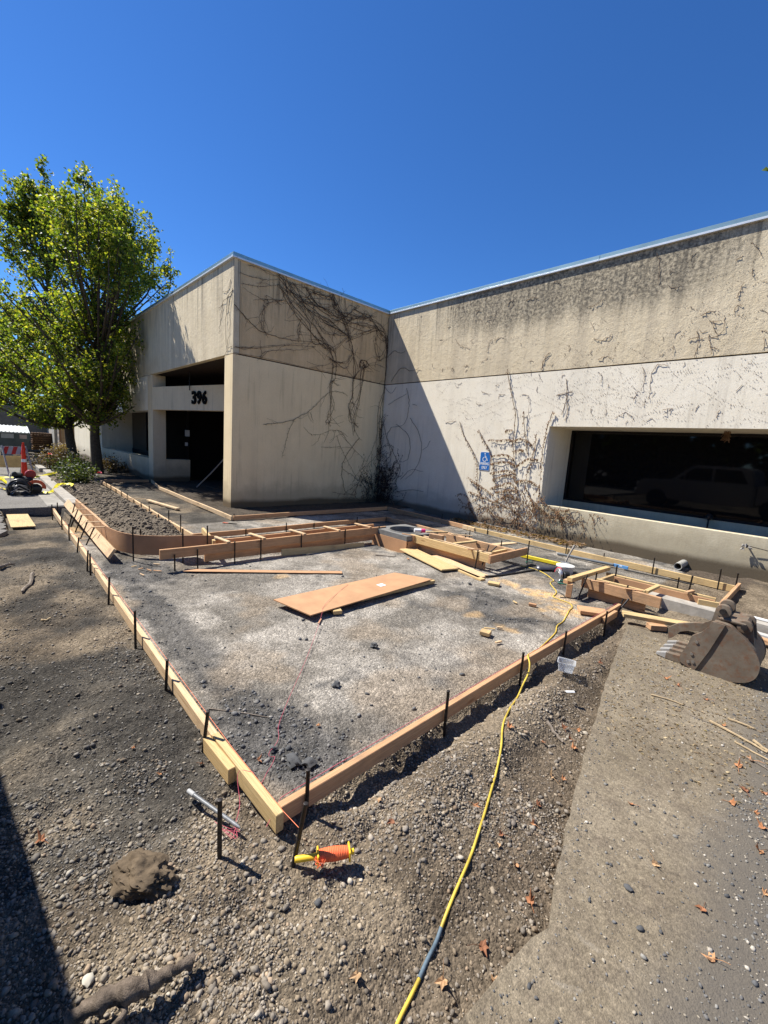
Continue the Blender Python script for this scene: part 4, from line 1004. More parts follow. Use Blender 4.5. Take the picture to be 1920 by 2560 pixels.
# ------------------------------------------------------------------ excavator bucket
M_BKT = Mat('bucket_steel', 0.72, 0.3)
v = M_BKT.coord('Object'); n1 = M_BKT.noise(v, 5, 6, 0.65); n2 = M_BKT.noise(v, 22, 5, 0.7)
c = M_BKT.ramp(n1, [(0.3, (0.115, 0.088, 0.063)), (0.6, (0.18, 0.143, 0.105)), (0.8, (0.25, 0.205, 0.155))])
c = M_BKT.mix(M_BKT.rng(n2, 0.45, 0.7, 0.0, 0.8), c, (0.155, 0.075, 0.04))
M_BKT.color(c); M_BKT.b.inputs['Metallic'].default_value = 0.1; M_BKT.bump(n2, 0.35, 0.004); M_BKT = M_BKT.m
bk = empty('excavator_bucket', (0, 0, 0.019), 0, 'rusty grey toothed excavator bucket lying on the concrete pavement', 'bucket')
prof = [(9.15, 0.035), (9.24, 0.0), (9.36, -0.002), (9.50, 0.0), (9.60, 0.035), (9.655, 0.10), (9.665, 0.20), (9.63, 0.29), (9.57, 0.355), (9.50, 0.41), (9.43, 0.455), (9.33, 0.452), (9.312, 0.40), (9.27, 0.335), (9.215, 0.285), (9.195, 0.20)]
def rounded(P, n=4, closed=True):
    P = [Vector((x, 0, z)) for x, z in P]; out = []; m_ = len(P)
    for i in range(m_):
        p0, p1, p2, p3 = P[(i - 1) % m_], P[i], P[(i + 1) % m_], P[(i + 2) % m_]
        for k in range(n):
            t = k / n
            out.append(0.5 * ((2 * p1) + (p2 - p0) * t + (2 * p0 - 5 * p1 + 4 * p2 - p3) * t * t + (3 * p1 - p0 - 3 * p2 + p3) * t ** 3))
    return out
Y0, Y1 = -4.80, -4.34
M_TOOTH = plain('polished_tooth', (0.40, 0.39, 0.37), 0.4, 0.5, 0.35, 0.15, 30)
rp = rounded(prof, 3)
for nm, y in (('side_plate', Y0), ('side_plate', Y1 - 0.02)):
    MB().prism([(q.x, y, q.z) for q in rp], (0, 0.02, 0)).build(nm, M_BKT, bk)
# wear strip on the near plate
cut = [(9.15, 0.035), (9.24, 0.0), (9.275, 0.0), (9.345, 0.20), (9.415, 0.452), (9.33, 0.452), (9.312, 0.40), (9.27, 0.335), (9.215, 0.285), (9.195, 0.20)]
for y in (Y0 - 0.012, Y1 + 0.001):
    MB().prism([(x, y, z) for x, z in cut], (0, 0.011, 0)).build('side_cutter', M_BKT, bk)
for x, z in ((9.255, 0.245), (9.235, 0.13), (9.222, 0.055), (9.255, 0.065)):
    MB().lathe([(0.012, -0.019), (0.012, -0.012)], (x, Y0, z), 8, 'Y').build('bolt', M_BRIGHT, bk)
shell = [(9.15, 0.022), (9.24, 0.004), (9.36, 0.002), (9.50, 0.004), (9.60, 0.04), (9.65, 0.105), (9.66, 0.20), (9.625, 0.288), (9.565, 0.352), (9.495, 0.407), (9.43, 0.450), (9.335, 0.446)]
sm_ = catmull([(x, 0, z) for x, z in shell], 4)
V = []; Fq = []
for i, q in enumerate(sm_):
    t = (sm_[min(i + 1, len(sm_) - 1)] - sm_[max(i - 1, 0)]).normalized(); nn = Vector((-t.z, 0, t.x)) * 0.016
    for (pp, y) in ((q, Y0 + 0.02), (q, Y1 - 0.02), (q + nn, Y1 - 0.02), (q + nn, Y0 + 0.02)): V.append((pp.x, y, pp.z))
for i in range(len(sm_) - 1):
    for k in range(4): Fq.append([i * 4 + k, i * 4 + (k + 1) % 4, i * 4 + 4 + (k + 1) % 4, i * 4 + 4 + k])
Fq += [[0, 1, 2, 3], [len(V) - 4, len(V) - 3, len(V) - 2, len(V) - 1]]
MB().add(V, Fq).build('shell', M_BKT, bk, 50)
MB().prism([(x, Y1 + 0.014, z) for x, z in ((8.95, 0.14), (8.965, 0.03), (9.0, 0.055), (9.05, 0.135), (9.12, 0.17), (9.25, 0.20), (9.26, 0.29), (9.14, 0.255), (9.02, 0.205))], (0, 0.035, 0)).build('side_claw', M_BKT, bk)
MB().box(9.10, 9.20, Y0 + 0.021, Y1 - 0.021, 0.018, 0.042, 0.004).build('lip', M_BKT, bk)
for i in range(4):
    y = Y0 + 0.045 + i * 0.122
    t_ = MB().prism([(9.17, y - 0.028, 0.0), (9.05, y - 0.026, 0.006), (9.05, y - 0.026, 0.058), (9.17, y - 0.028, 0.066)], (0, 0.055, 0)).build('tooth_adapter', M_BKT, bk)
    MB().prism([(9.06, y - 0.024, 0.004), (8.975, y - 0.018, 0.012), (8.975, y - 0.018, 0.026), (9.06, y - 0.024, 0.06)], (0, 0.047, 0)).build('tooth_tip', M_TOOTH, t_)
for (x, z, r) in ((9.375, 0.535, 0.052), (9.525, 0.452, 0.050)):
    for y in (Y0 + 0.10, Y0 + 0.30):
        e_ = MB().prism([(x - r * 1.0, y, z), (x - r * 1.3, y, z - 0.13), (x + r * 1.6, y, z - 0.14), (x + r * 1.0, y, z)], (0, 0.03, 0)).build('hinge_ear', M_BKT, bk)
        MB().lathe([(r, -0.012), (r, 0.042), (r * 0.45, 0.045), (r * 0.45, -0.015), (r, -0.012)], (x, y, z), 18, 'Y', cap=False).build('boss', M_BKT, e_, 40)
    MB().lathe([(r * 0.44, -0.02), (r * 0.44, 0.30)], (x, Y0 + 0.08, z), 14, 'Y').build('hinge_pin', M_STEEL, bk, 40)
MB().add(*(fbox(9.45, -4.57, 0.47, 0.20, 0.30, 0.05, 0.02))).build("hinge_block", M_BKT, bk)

# ------------------------------------------------------------------ accessible parking sign on the wall
sg = empty('parking_sign', (3.838, -0.006, 1.543), 0, 'blue accessible parking only sign screwed to the sunlit wall', 'sign')
def rr2(w, h, r, y, n=5):
    out = []
    for (sx, sz, a0) in ((1, 1, 0), (-1, 1, 90), (-1, -1, 180), (1, -1, 270)):
        for k in range(n + 1):
            a = math.radians(a0 + 90 * k / n); out.append((sx * (w - r) + r * math.cos(a), y, sz * (h - r) + r * math.sin(a)))
    return out
M_BLUE = plain('sign_blue', (0.012, 0.13, 0.42), 0.4, 0.4, 0, 0.06)
MB().prism(rr2(0.150, 0.2285, 0.03, 0.0), (0, -0.003, 0)).build('border', M_WHITE, sg)
MB().prism(rr2(0.140, 0.2185, 0.026, -0.0032), (0, -0.002, 0)).build('panel', M_BLUE, sg)
mb = MB()
def stroke(P, r):
    for i in range(len(P) - 1):
        a = Vector((P[i][0], -0.0065, P[i][1])); b = Vector((P[i + 1][0], -0.0065, P[i + 1][1]))
        mb.bar(a, b, 0.002, r * 2, up=(0, 0.02, 1))
        
ring = [(-0.012 + 0.052 * math.cos(math.radians(a)), 0.045 + 0.052 * math.sin(math.radians(a))) for a in range(105, 375, 18)]
stroke(ring, 0.007)
stroke([(-0.008, 0.155), (0.0, 0.085), (0.045, 0.083), (0.062, 0.03), (0.082, 0.022)], 0.008)
stroke([(-0.004, 0.120), (0.035, 0.117)], 0.006)
mb.lathe([(0.017, 0.0), (0.017, 0.002)], (-0.012, -0.0075, 0.182), 14, 'Y')
mb.build('wheelchair_symbol', M_WHITE, sg)
for txt, z, w, hh in (('PARKING', -0.062, 0.245, 0.070), ('ONLY', -0.158, 0.165, 0.070)):
    me = text_mesh(txt, 0.09, 0.0008, 0.0016, 0.95)
    xs = [q.co.x for q in me.vertices]; zs = [q.co.y for q in me.vertices]
    me.transform(Matrix.Translation((-(max(xs) + min(xs)) / 2, -(max(zs) + min(zs)) / 2, 0)))
    me.transform(Matrix.Diagonal((w / (max(xs) - min(xs)), hh / (max(zs) - min(zs)), 1, 1)))
    me.materials.append(M_WHITE)
    o = link('lettering', me, sg); o.location = (0, -0.0062, z); o.rotation_euler = (math.pi / 2, 0, 0)
    o['label'] = 'white lettering %s on the blue sign' % txt

# ------------------------------------------------------------------ vines
VINE_A = [[(-4.63,5.12),(-4.16,5.21),(-3.83,5.32),(-3.66,5.4)],[(-4.78,4.65),(-4.49,4.43),(-4.17,4.24),(-3.76,4.19),(-3.21,4.21),(-2.59,4.31)],[(-4.79,3.72),(-4.09,3.88),(-3.36,4.09),(-2.55,4.29)],[(-4.76,3.75),(-4.25,3.8),(-3.35,4.06),(-2.58,4.19)],[(-4.15,3.63),(-3.99,3.78),(-3.5,3.92),(-3.05,4.01),(-2.58,4.19)],[(-4.79,3.61),(-3.91,3.63),(-2.72,3.62),(-1.74,3.63),(-0.04,3.6)],[(-3.69,5.39),(-3.39,5.0),(-3.0,4.67),(-2.6,4.44),(-2.17,4.24),(-2.03,4.03),(-2.0,3.59),(-2.06,3.13),(-1.99,2.65),(-1.99,2.37),(-2.05,2.24)],[(-3.62,5.36),(-3.18,5.12),(-2.86,4.83),(-2.48,4.57),(-2.08,4.19)],[(-3.7,5.51),(-3.26,5.25),(-2.71,4.99),(-2.21,4.86),(-1.67,4.71),(-1.48,4.62),(-1.32,4.3),(-1.28,3.81),(-1.26,3.46),(-1.28,3.09),(-1.35,2.76),(-1.18,2.41),(-0.99,2.23)],[(-3.27,5.52),(-3.03,5.19),(-2.7,4.87),(-2.32,4.64),(-1.58,4.67)],[(-2.89,5.54),(-2.64,5.26),(-2.14,5.14),(-1.6,5.0),(-1.0,5.15),(-0.45,5.13)],[(-2.73,5.49),(-2.29,5.49),(-2.08,5.58),(-1.8,5.23),(-1.6,5.0),(-1.49,4.65)],[(-1.91,5.66),(-1.8,5.23),(-1.63,4.79)],[(-2.16,5.49),(-1.97,5.25),(-1.39,5.26),(-0.67,5.33),(-0.3,5.24),(-0.06,5.0),(-0.03,4.6)],[(-1.36,5.44),(-1.16,5.39),(-0.82,5.33),(-0.45,5.13),(-0.16,4.9)],[(-1.44,4.7),(-1.03,4.88),(-0.44,5.08)],[(-2.52,4.59),(-2.3,4.34),(-2.0,4.24),(-1.58,4.67)],[(-2.11,3.98),(-1.8,3.93),(-1.49,4.06),(-1.32,4.34)],[(-2.72,3.64),(-2.27,3.78),(-2.02,3.93)],[(-1.26,3.57),(-1.04,3.85),(-0.76,4.03),(-0.36,4.12),(-0.09,4.09)],[(-1.05,3.91),(-1.02,4.11),(-0.82,4.15),(-0.73,4.02),(-0.99,3.83),(-0.96,3.13),(-1.09,2.56),(-1.11,2.08)],[(-0.06,5.0),(-0.13,4.57),(-0.38,4.34),(-0.57,4.74),(-0.42,4.85)],[(-0.03,5.53),(-0.03,4.41),(-0.01,3.65),(-0.04,2.86),(-0.02,1.67),(-0.01,0.65),(-0.01,0.03)],[(-4.0,2.05),(-3.79,2.1),(-3.28,2.21),(-2.94,2.38),(-2.66,2.54),(-2.39,2.81),(-2.06,3.1),(-1.7,3.16),(-1.42,3.08)],[(-2.68,2.51),(-2.55,2.28)],[(-3.11,2.29),(-3.27,2.02),(-3.37,1.64),(-3.47,1.27)],[(-2.59,1.91),(-2.3,1.95),(-1.91,2.09),(-1.63,2.07),(-1.34,1.95)],[(-2.28,1.6),(-1.97,1.6),(-1.6,1.65)],[(-1.76,1.95),(-1.55,1.56),(-1.24,1.16),(-0.85,0.66)],[(-1.58,2.04),(-1.17,1.66),(-0.58,1.25)],[(-1.8,0.34),(-1.42,0.27),(-0.97,0.24)],[(-0.9,1.94),(-1.26,1.54),(-1.48,1.15),(-1.44,0.66),(-1.32,0.35),(-0.97,0.22)],[(-3.54,5.08),(-3.85,4.94),(-4.03,4.85),(-4.11,4.58),(-4.13,4.28)],[(-3.04,4.66),(-3.09,4.46),(-3.12,4.23)],[(-4.67,5.35),(-4.36,5.34),(-3.97,5.4),(-3.7,5.51)],[(-4.49,5.57),(-4.17,5.59),(-3.7,5.54)],[(-3.7,5.65),(-3.41,5.51),(-2.89,5.54),(-2.33,5.48)],[(-3.41,5.51),(-3.18,5.3),(-2.64,5.2),(-2.05,5.16),(-1.57,5.15)],[(-3.03,5.16),(-2.72,5.18),(-2.23,5.25),(-1.9,5.4)],[(-1.6,5.0),(-1.34,5.2),(-0.97,5.33),(-0.57,5.39)],[(-2.38,4.95),(-2.04,4.96),(-1.7,5.12),(-1.4,5.39),(-1.23,5.58)],[(-0.45,5.13),(-0.18,5.05),(0.0,4.86)],[(-0.58,1.25),(-0.35,1.66),(-0.23,2.06),(-0.17,2.66)],[(-0.85,0.66),(-0.62,1.05),(-0.32,1.3),(-0.12,1.51)],[(-0.97,0.22),(-0.84,0.58),(-0.71,0.86),(-0.3,1.02)]]
VINE_B = [[(4.2,3.72),(4.32,3.3),(4.54,2.69),(4.56,2.07),(4.64,1.61),(4.75,1.15),(4.88,0.69),(4.96,0.29)],[(2.97,2.5),(3.13,2.16),(3.37,1.89),(3.58,1.57),(3.67,1.31),(3.69,0.97),(3.8,0.71)],[(3.57,2.3),(3.76,2.04),(3.93,1.85),(4.07,1.47),(4.18,1.09),(4.31,0.61)],[(5.44,2.73),(5.38,2.51),(5.33,2.24),(5.31,1.89),(5.33,1.51),(5.36,0.91)],[(4.75,2.74),(4.81,2.38),(4.88,2.08),(4.95,1.78)],[(5.12,2.24),(5.11,1.97),(5.08,1.67),(5.02,1.42),(5.0,1.02)],[(4.56,2.07),(4.42,2.1),(4.2,2.07),(3.91,2.08)],[(4.58,2.07),(4.73,2.14),(4.93,2.08),(5.04,2.0)],[(4.63,1.64),(4.46,1.74),(4.25,1.73),(4.01,1.68)],[(4.67,1.52),(4.52,1.57),(4.3,1.57),(4.05,1.5)],[(4.71,1.33),(4.51,1.38),(4.3,1.34),(4.04,1.27)],[(4.71,1.49),(4.89,1.63),(5.05,1.7),(5.24,1.68)],[(4.74,1.21),(4.56,1.29),(4.35,1.22),(4.14,1.12)],[(4.79,0.99),(4.58,1.1),(4.37,1.01),(4.09,0.91)],[(4.81,0.9),(4.63,0.94),(4.46,0.89),(4.25,0.83)],[(4.85,0.72),(4.65,0.82),(4.45,0.73),(4.24,0.6)],[(4.64,1.83),(4.76,1.89),(4.84,1.87)],[(4.5,2.32),(4.39,2.32),(4.36,2.28)],[(4.78,1.15),(4.91,1.19),(5.11,1.18),(5.29,1.11)],[(3.38,1.11),(3.69,0.97),(3.94,0.86),(4.18,0.76)],[(3.47,0.74),(3.72,0.7),(4.04,0.64),(4.37,0.49)],[(4.31,0.61),(4.58,0.52),(4.91,0.41),(5.11,0.19)],[(3.5,0.5),(3.6,0.3),(3.75,0.09)],[(4.07,0.41),(4.28,0.27),(4.55,0.22),(4.9,0.25)],[(5.0,1.02),(5.17,0.79),(5.29,0.59),(5.39,0.33)],[(5.36,0.91),(5.59,0.68),(5.82,0.61),(6.07,0.68)],[(5.17,0.79),(5.45,0.59),(5.71,0.48),(6.04,0.5)],[(5.82,0.61),(5.93,0.45),(5.98,0.25)]]
VINE_C = [[(-0.03,3.53),(0.34,3.32),(0.55,3.5)],[(0.97,3.44),(1.09,3.1),(1.1,2.72),(0.94,2.41),(0.44,2.33)],[(0.26,3.0),(0.96,3.29)],[(1.19,2.6),(1.54,2.23),(1.74,1.86),(1.68,1.44),(1.46,1.04),(1.16,0.82)],[(0.66,2.41),(1.13,2.14),(1.28,1.76),(1.21,1.41),(0.89,1.31)],[(1.26,2.98),(1.42,2.94)],[(1.0,0.8),(1.35,1.11),(1.87,1.12)],[(0.07,2.53),(0.31,1.92),(0.52,1.53),(0.47,0.91),(0.49,0.08)],[(0.44,2.33),(0.3,2.0),(0.64,1.53),(0.97,1.08),(0.63,0.52),(0.49,0.08)],[(2.02,1.98),(1.94,1.83),(1.75,1.71)],[(0.06,4.39),(0.33,4.55),(0.62,4.45),(0.78,4.5)],[(0.31,3.67),(0.66,4.03),(1.1,3.92),(1.4,3.98)],[(0.87,0.42),(1.41,0.53),(1.93,0.55)]]
VINE_F = [[(2.03,4.66),(2.14,4.64)],[(2.57,4.61),(2.69,4.46),(2.83,4.39),(3.04,4.32)],[(3.57,4.18),(3.62,4.38),(3.69,4.45)],[(3.77,4.4),(3.87,4.47),(4.02,4.43)],[(2.72,5.46),(2.78,5.13)],[(2.93,5.45),(2.96,5.35)],[(4.02,5.16),(4.07,5.25),(4.18,5.22)],[(4.49,5.18),(4.63,5.22),(4.77,5.18)],[(3.15,5.1),(3.18,5.19),(3.26,5.19)],[(5.06,3.66),(5.06,3.83),(5.19,3.99)],[(2.5,3.88),(2.59,3.87),(2.58,3.79)],[(2.93,3.89),(3.05,3.9)],[(3.53,3.25),(3.62,3.2),(3.81,3.17)],[(4.03,3.15),(4.2,3.14)],[(3.9,3.37),(4.01,3.38)],[(5.46,3.07),(5.63,3.09),(5.8,3.14)],[(5.62,3.41),(5.68,3.18),(5.69,2.95),(5.63,2.65)],[(5.71,2.95),(5.76,2.7),(5.71,2.54)],[(4.64,3.11),(4.8,3.09),(4.86,2.92),(4.85,2.59)],[(2.49,2.46),(2.83,2.53)],[(5.0,3.55),(5.08,3.42)],[(4.93,2.38),(4.84,2.26),(4.72,2.2)],[(5.07,5.38),(5.12,5.46),(5.24,5.37)],[(5.91,4.8),(6.02,4.81),(6.19,4.88)],[(7.01,5.51),(7.09,5.26),(7.1,4.97)],[(7.27,4.91),(7.39,4.84),(7.48,4.87)],[(8.2,5.1),(8.27,5.16)],[(8.34,5.33),(8.42,5.26),(8.52,5.08)],[(8.43,4.92),(8.46,4.78)],[(8.29,4.51),(8.32,4.64),(8.35,4.73)],[(7.85,4.3),(7.95,4.35),(8.09,4.33)],[(8.03,3.93),(8.13,3.94),(8.2,4.05),(8.17,4.24)],[(8.03,4.19),(8.06,4.05),(8.12,3.97)],[(7.98,4.2),(8.15,4.16)],[(7.82,4.06),(7.88,3.83),(7.85,3.61)],[(7.71,3.92),(7.82,3.95),(7.93,3.92)],[(8.0,3.98),(8.05,3.81),(8.08,3.64)],[(8.05,3.76),(8.16,3.74)],[(6.08,4.16),(6.24,4.11),(6.37,4.15),(6.42,4.21)],[(6.0,4.46),(6.06,4.34)],[(6.23,3.73),(6.37,3.79),(6.49,3.74)],[(7.5,3.86),(7.52,3.71)],[(5.04,3.64),(5.1,3.87),(5.2,3.99)],[(6.01,3.63),(6.01,3.72)],[(6.26,3.49),(6.36,3.4),(6.32,3.27)],[(7.05,3.52),(7.12,3.32),(7.09,3.09)],[(7.3,3.55),(7.23,3.37),(7.24,3.09),(7.24,2.93)],[(7.3,3.55),(7.47,3.52)],[(7.01,3.06),(7.0,2.91)],[(6.7,2.58),(6.88,2.69),(6.97,2.65),(7.05,2.54)],[(7.5,2.74),(7.65,2.76)],[(7.52,2.65),(7.65,2.75)],[(8.31,2.59),(8.34,2.72)],[(5.63,3.39),(5.69,3.1),(5.65,2.66)],[(5.69,3.07),(5.75,2.76),(5.73,2.53)],[(5.47,3.08),(5.79,3.14)],[(8.68,3.94),(8.77,3.91)],[(8.73,3.84),(8.75,3.65)],[(7.19,2.91),(7.17,2.82)],[(6.49,3.24),(6.5,3.17)],[(8.38,4.38),(8.31,4.37),(8.3,4.28)]]
def vine_tube(mb, P3, r0, r1, n=5, jit=0.012, rg=None):
    q = catmull(P3, 5)
    q = [v + Vector((rg.uniform(-jit, jit), rg.uniform(-jit, jit), rg.uniform(-jit, jit))) * (0 if i in (0, len(q) - 1) else 1) for i, v in enumerate(q)]
    rs_ = [r0 + (r1 - r0) * i / (len(q) - 1) for i in range(len(q))]
    mb.tube(q, rs_, n)
    return q
rv = random.Random(17)
toA = lambda yz, off=0.02: Vector((off, yz[0], max(yz[1], 0.0)))
toB = lambda xz, off=0.02: Vector((max(xz[0], 0.02), -off, max(xz[1], 0.0)))
va = empty('dead_vine', (0, -0.3, 0), 0, 'tangle of bare dark vines spread over the shaded wall from the inner corner', 'vine')
va.location = (0, 0, 0)
mb = MB(); mbt = MB()
extra = [[(y + rv.uniform(-.10, .10), z + rv.uniform(-.09, .09)) for y, z in l] for l in VINE_A if l[0][1] > 3.7 and len(l) > 2 and l[0][0] > -4.0]
extra += [[(y + rv.uniform(-.16, .16), z + rv.uniform(-.14, .14)) for y, z in l] for l in extra]
for l in VINE_A + extra:
    big = len(l) > 5
    off = rv.uniform(0.012, 0.035)
    q = vine_tube(mb, [toA(p, off) for p in l], rv.uniform(0.005, 0.0085) if big else rv.uniform(0.003, 0.005), 0.0035 if big else 0.0026, 5, 0.012, rv)
    # tendrils
    for v in q[1:-1]:
        for _ in range(2):
            if rv.random() < 0.75:
                d = Vector((0, rv.uniform(-1, 1), rv.uniform(-1, 0.6))) * rv.uniform(0.03, 0.10)
                mbt.tube([v, v + d * 0.6 + Vector((0.0, 0, 0.01)), v + d], [0.0026, 0.002, 0.0014], 3, False)
        if rv.random() < 0.10:
            d = Vector((0, rv.uniform(-1, 1), rv.uniform(-1, 0.5))).normalized() * rv.uniform(0.25, 0.6)
            vine_tube(mbt, [v, v + d * 0.5 + Vector((0, rv.uniform(-.08, .08), rv.uniform(-.08, .08))), v + d], 0.0035, 0.002, 4, 0.01, rv)
mb.build('stems', M_VINE, va, 60)
mbt.build('tendrils', M_VINE, va)
# twiggy base in the corner, on both walls
vb = empty('dead_vine', (0.2, -0.2, 0), 0, 'dense twiggy dead vine filling the foot of the inner corner', 'vine'); vb.location = (0, 0, 0)
mb = MB(); lv = MB()
for l in VINE_C:
    q = vine_tube(mb, [toB(p, rv.uniform(0.015, 0.05)) for p in l], 0.006, 0.0035, 5, 0.012, rv)
def twigs(mb, lv, start, dirs, nseg, r, rg, wall, leafy, spread):
    p = Vector(start); d = Vector(dirs); pts = [p.copy()]
    for k in range(nseg):
        d = (d + Vector((rg.uniform(-1, 1), rg.uniform(-1, 1), rg.uniform(-1, 1))) * spread).normalized()
        p = p + d * rg.uniform(0.05, 0.11)
        if wall == 'B': p.y = min(-0.012, max(p.y, -0.16)); p.x = max(p.x, 0.015)
        else: p.x = max(0.012, min(p.x, 0.16)); p.y = min(p.y, -0.012)
        p.z = max(p.z, 0.02)
        pts.append(p.copy())
        for _ in range(leafy):
            a = p + Vector((rg.uniform(-.03, .03), rg.uniform(-.02, .0), rg.uniform(-.03, .03)))
            w = rg.uniform(0.008, 0.016); h = rg.uniform(0.02, 0.045); an = rg.uniform(-0.9, 0.9)
            ux = Vector((math.cos(an), rg.uniform(-.5, .5), math.sin(an) * 0.4)) * w; dn = Vector((rg.uniform(-.3, .3), rg.uniform(-.3, .1), -1)).normalized() * h
            lv.add([a, a + ux + dn * 0.45, a + dn, a - ux + dn * 0.45], [[0, 1, 2], [0, 2, 3]])
    mb.tube(pts, [r * (1 - 0.6 * i / nseg) for i in range(len(pts))], 4, False)
    return pts
for i in range(120):
    x = abs(rv.gauss(0.25, 0.28)); z = abs(rv.gauss(0.35, 0.45))
    twigs(mb, lv, (x, -0.03, z), (rv.uniform(-.6, .9), -0.05, rv.uniform(0.1, 1)), rv.randint(5, 11), 0.006, rv, 'B', 2, 0.55)
for i in range(70):
    y = -abs(rv.gauss(0.3, 0.35)); z = abs(rv.gauss(0.3, 0.4))
    twigs(mb, lv, (0.03, y, z), (0.05, rv.uniform(-1, .5), rv.uniform(0.1, 1)), rv.randint(5, 11), 0.005, rv, 'A', 1, 0.5)
for i in range(40):
    z = rv.uniform(0.2, 2.6)
    twigs(mb, lv, (0.04, -0.04, z), (rv.uniform(0, .8), rv.uniform(-.8, 0), rv.uniform(0.1, 1)), rv.randint(4, 8), 0.006, rv, 'B', 1, 0.5)
mb.build('stems', M_VINE, vb); lv.build('dead_leaves', M_VINE, vb)
# sunlit leafy vine beside the sign
vc = empty('dead_vine', (4.9, 0, 0), 0, 'brown dried vine with hanging leaves climbing between the sign and the window', 'vine'); vc.location = (0, 0, 0)
mb = MB(); lv = MB()
def droop(lv, a, rg, sc=1.0):
    w = rg.uniform(0.010, 0.020) * sc; h = rg.uniform(0.04, 0.085) * sc
    ux = Vector((1, rg.uniform(-.5, .5), rg.uniform(-.3, .3))).normalized() * w
    dn = Vector((rg.uniform(-.25, .25), rg.uniform(-.25, -.02), -1)).normalized() * h
    lv.add([a, a + ux + dn * 0.4, a + dn, a - ux + dn * 0.4, a + dn * 0.5 + Vector((0, -0.006, 0))], [[0, 1, 4], [1, 2, 4], [2, 3, 4], [3, 0, 4]])
for k, l in enumerate(VINE_B):
    q = vine_tube(mb, [toB(p, rv.uniform(0.015, 0.04)) for p in l], 0.0085 if k < 6 else 0.005, 0.004, 5, 0.008, rv)
    dense = 2 if k < 6 else 3
    if k == 0: dense = 2
    for i in range(len(q) - 1):
        for _ in range(dense):
            t = rv.random(); v = q[i].lerp(q[i + 1], t)
            if q[i].z > 2.3 and rv.random() < 0.5: continue
            droop(lv, v + Vector((rv.uniform(-.03, .03), rv.uniform(-.02, 0), rv.uniform(-.015, .015))), rv, 0.8 if q[i].z > 1.7 else 0.9)
for i in range(95):
    x = rv.uniform(3.35, 5.5) if i % 3 else rv.gauss(4.9, 0.25); z = abs(rv.gauss(0.42, 0.30))
    if z > 0.55 and x > 5.35: z = 0.5
    p_ = twigs(mb, lv, (x, -0.03, z), (rv.uniform(-.8, .8), -0.1, rv.uniform(-.2, 1)), rv.randint(3, 6), 0.004, rv, 'B', 0, 0.6)
    for v in p_:
        for _ in range(2): droop(lv, v, rv, 0.75)
for i in range(45):
    x = rv.uniform(5.3, 6.6)
    p_ = twigs(mb, lv, (x, -0.03, 0.66 - rv.random() * 0.25), (rv.uniform(0, .9), -0.1, rv.uniform(-1, .1)), rv.randint(2, 5), 0.004, rv, 'B', 0, 0.5)
    for v in p_: droop(lv, v, rv, 0.7)
mb.build('stems', M_VINE2, vc); lv.build('dried_leaves', M_DEADLEAF, vc)
# broken-off stems and rootlet marks left on the sunlit wall
mb = MB(); sp = MB()
vr = empty('vine_remnants', (6.0, 0, 3.6), 0, 'broken dead vine stems still stuck to the sunlit wall', 'vine'); vr.location = (0, 0, 0)
for l in VINE_F:
    mf = MB(); vine_tube(mf, [toB(p, rv.uniform(0.006, 0.014)) for p in l], rv.uniform(0.0035, 0.0055), 0.003, 5, 0.014, rv)
    mf.build('stem_piece', M_VINE2, vr, 60)
for i in range(70):
    x = rv.uniform(0.9, 10.5); z = rv.choice((rv.uniform(2.45, 3.55), rv.uniform(3.65, 5.4)))
    if x < 1.2 + (5.6 - z) * 0.35: x += 2
    a = rv.uniform(0, 6.28); L = rv.uniform(0.05, 0.16); d = Vector((math.cos(a), 0, math.sin(a))) * L; c_ = Vector((-d.z, 0, d.x)) * rv.uniform(-.4, .4)
    s = Vector((x, -0.006, z)); mb.tube([s, s + d * 0.5 + c_, s + d], 0.0032, 4)
def mark(p, sz):
    a = rv.uniform(0, 6.28); u_ = Vector((math.cos(a), 0, math.sin(a))) * sz; w_ = Vector((-u_.z, 0, u_.x)) * rv.uniform(0.25, 0.6)
    sp.add([p - u_, p - w_ + Vector((0, -0.006, 0)), p + u_, p + w_ + Vector((0, -0.004, 0))], [[0, 1, 2], [0, 2, 3]])
for i in range(230):
    x = rv.uniform(1.0, 10.8); z = rv.choice((rv.uniform(2.0, 3.55), rv.uniform(2.3, 3.5), rv.uniform(3.65, 5.0)))
    if x > 5.3 and z < 2.45: z = rv.uniform(2.46, 3.5)
    a = rv.uniform(-0.5, 0.5) + (math.pi if rv.random() < .3 else 0); cur = rv.uniform(-0.05, 0.05); p_ = Vector((x, -0.003, z))
    for k in range(rv.randint(8, 34)):
        a += cur + rv.uniform(-.12, .12)
        p_ = p_ + Vector((math.cos(a), 0, math.sin(a))) * rv.uniform(0.03, 0.06)
        if not (0.7 + (5.6 - p_.z) * 0.62 < p_.x < 11.5) or p_.z > 5.55 or p_.z < 0.8 or (p_.x > 5.36 and p_.z < 2.43) or abs(p_.z - 3.6) < 0.03: continue
        if rv.random() < 0.8: mark(p_, rv.uniform(0.004, 0.012))
for i in range(2600):
    x = rv.uniform(1.0, 11); z = rv.uniform(2.45, 5.5)
    if x < 0.4 + (5.6 - z) * 0.66: continue
    if abs(z - 3.6) > 0.03: mark(Vector((x, -0.003, z)), rv.uniform(0.003, 0.008))
mb.build('stem_scraps', M_VINE2, vr)['kind'] = 'stuff'
tag(sp.build('vine_rootlets', M_VINE2), 'scattered dark vine rootlet marks on the sunlit wall', 'vine', kind='stuff')
mb = MB()
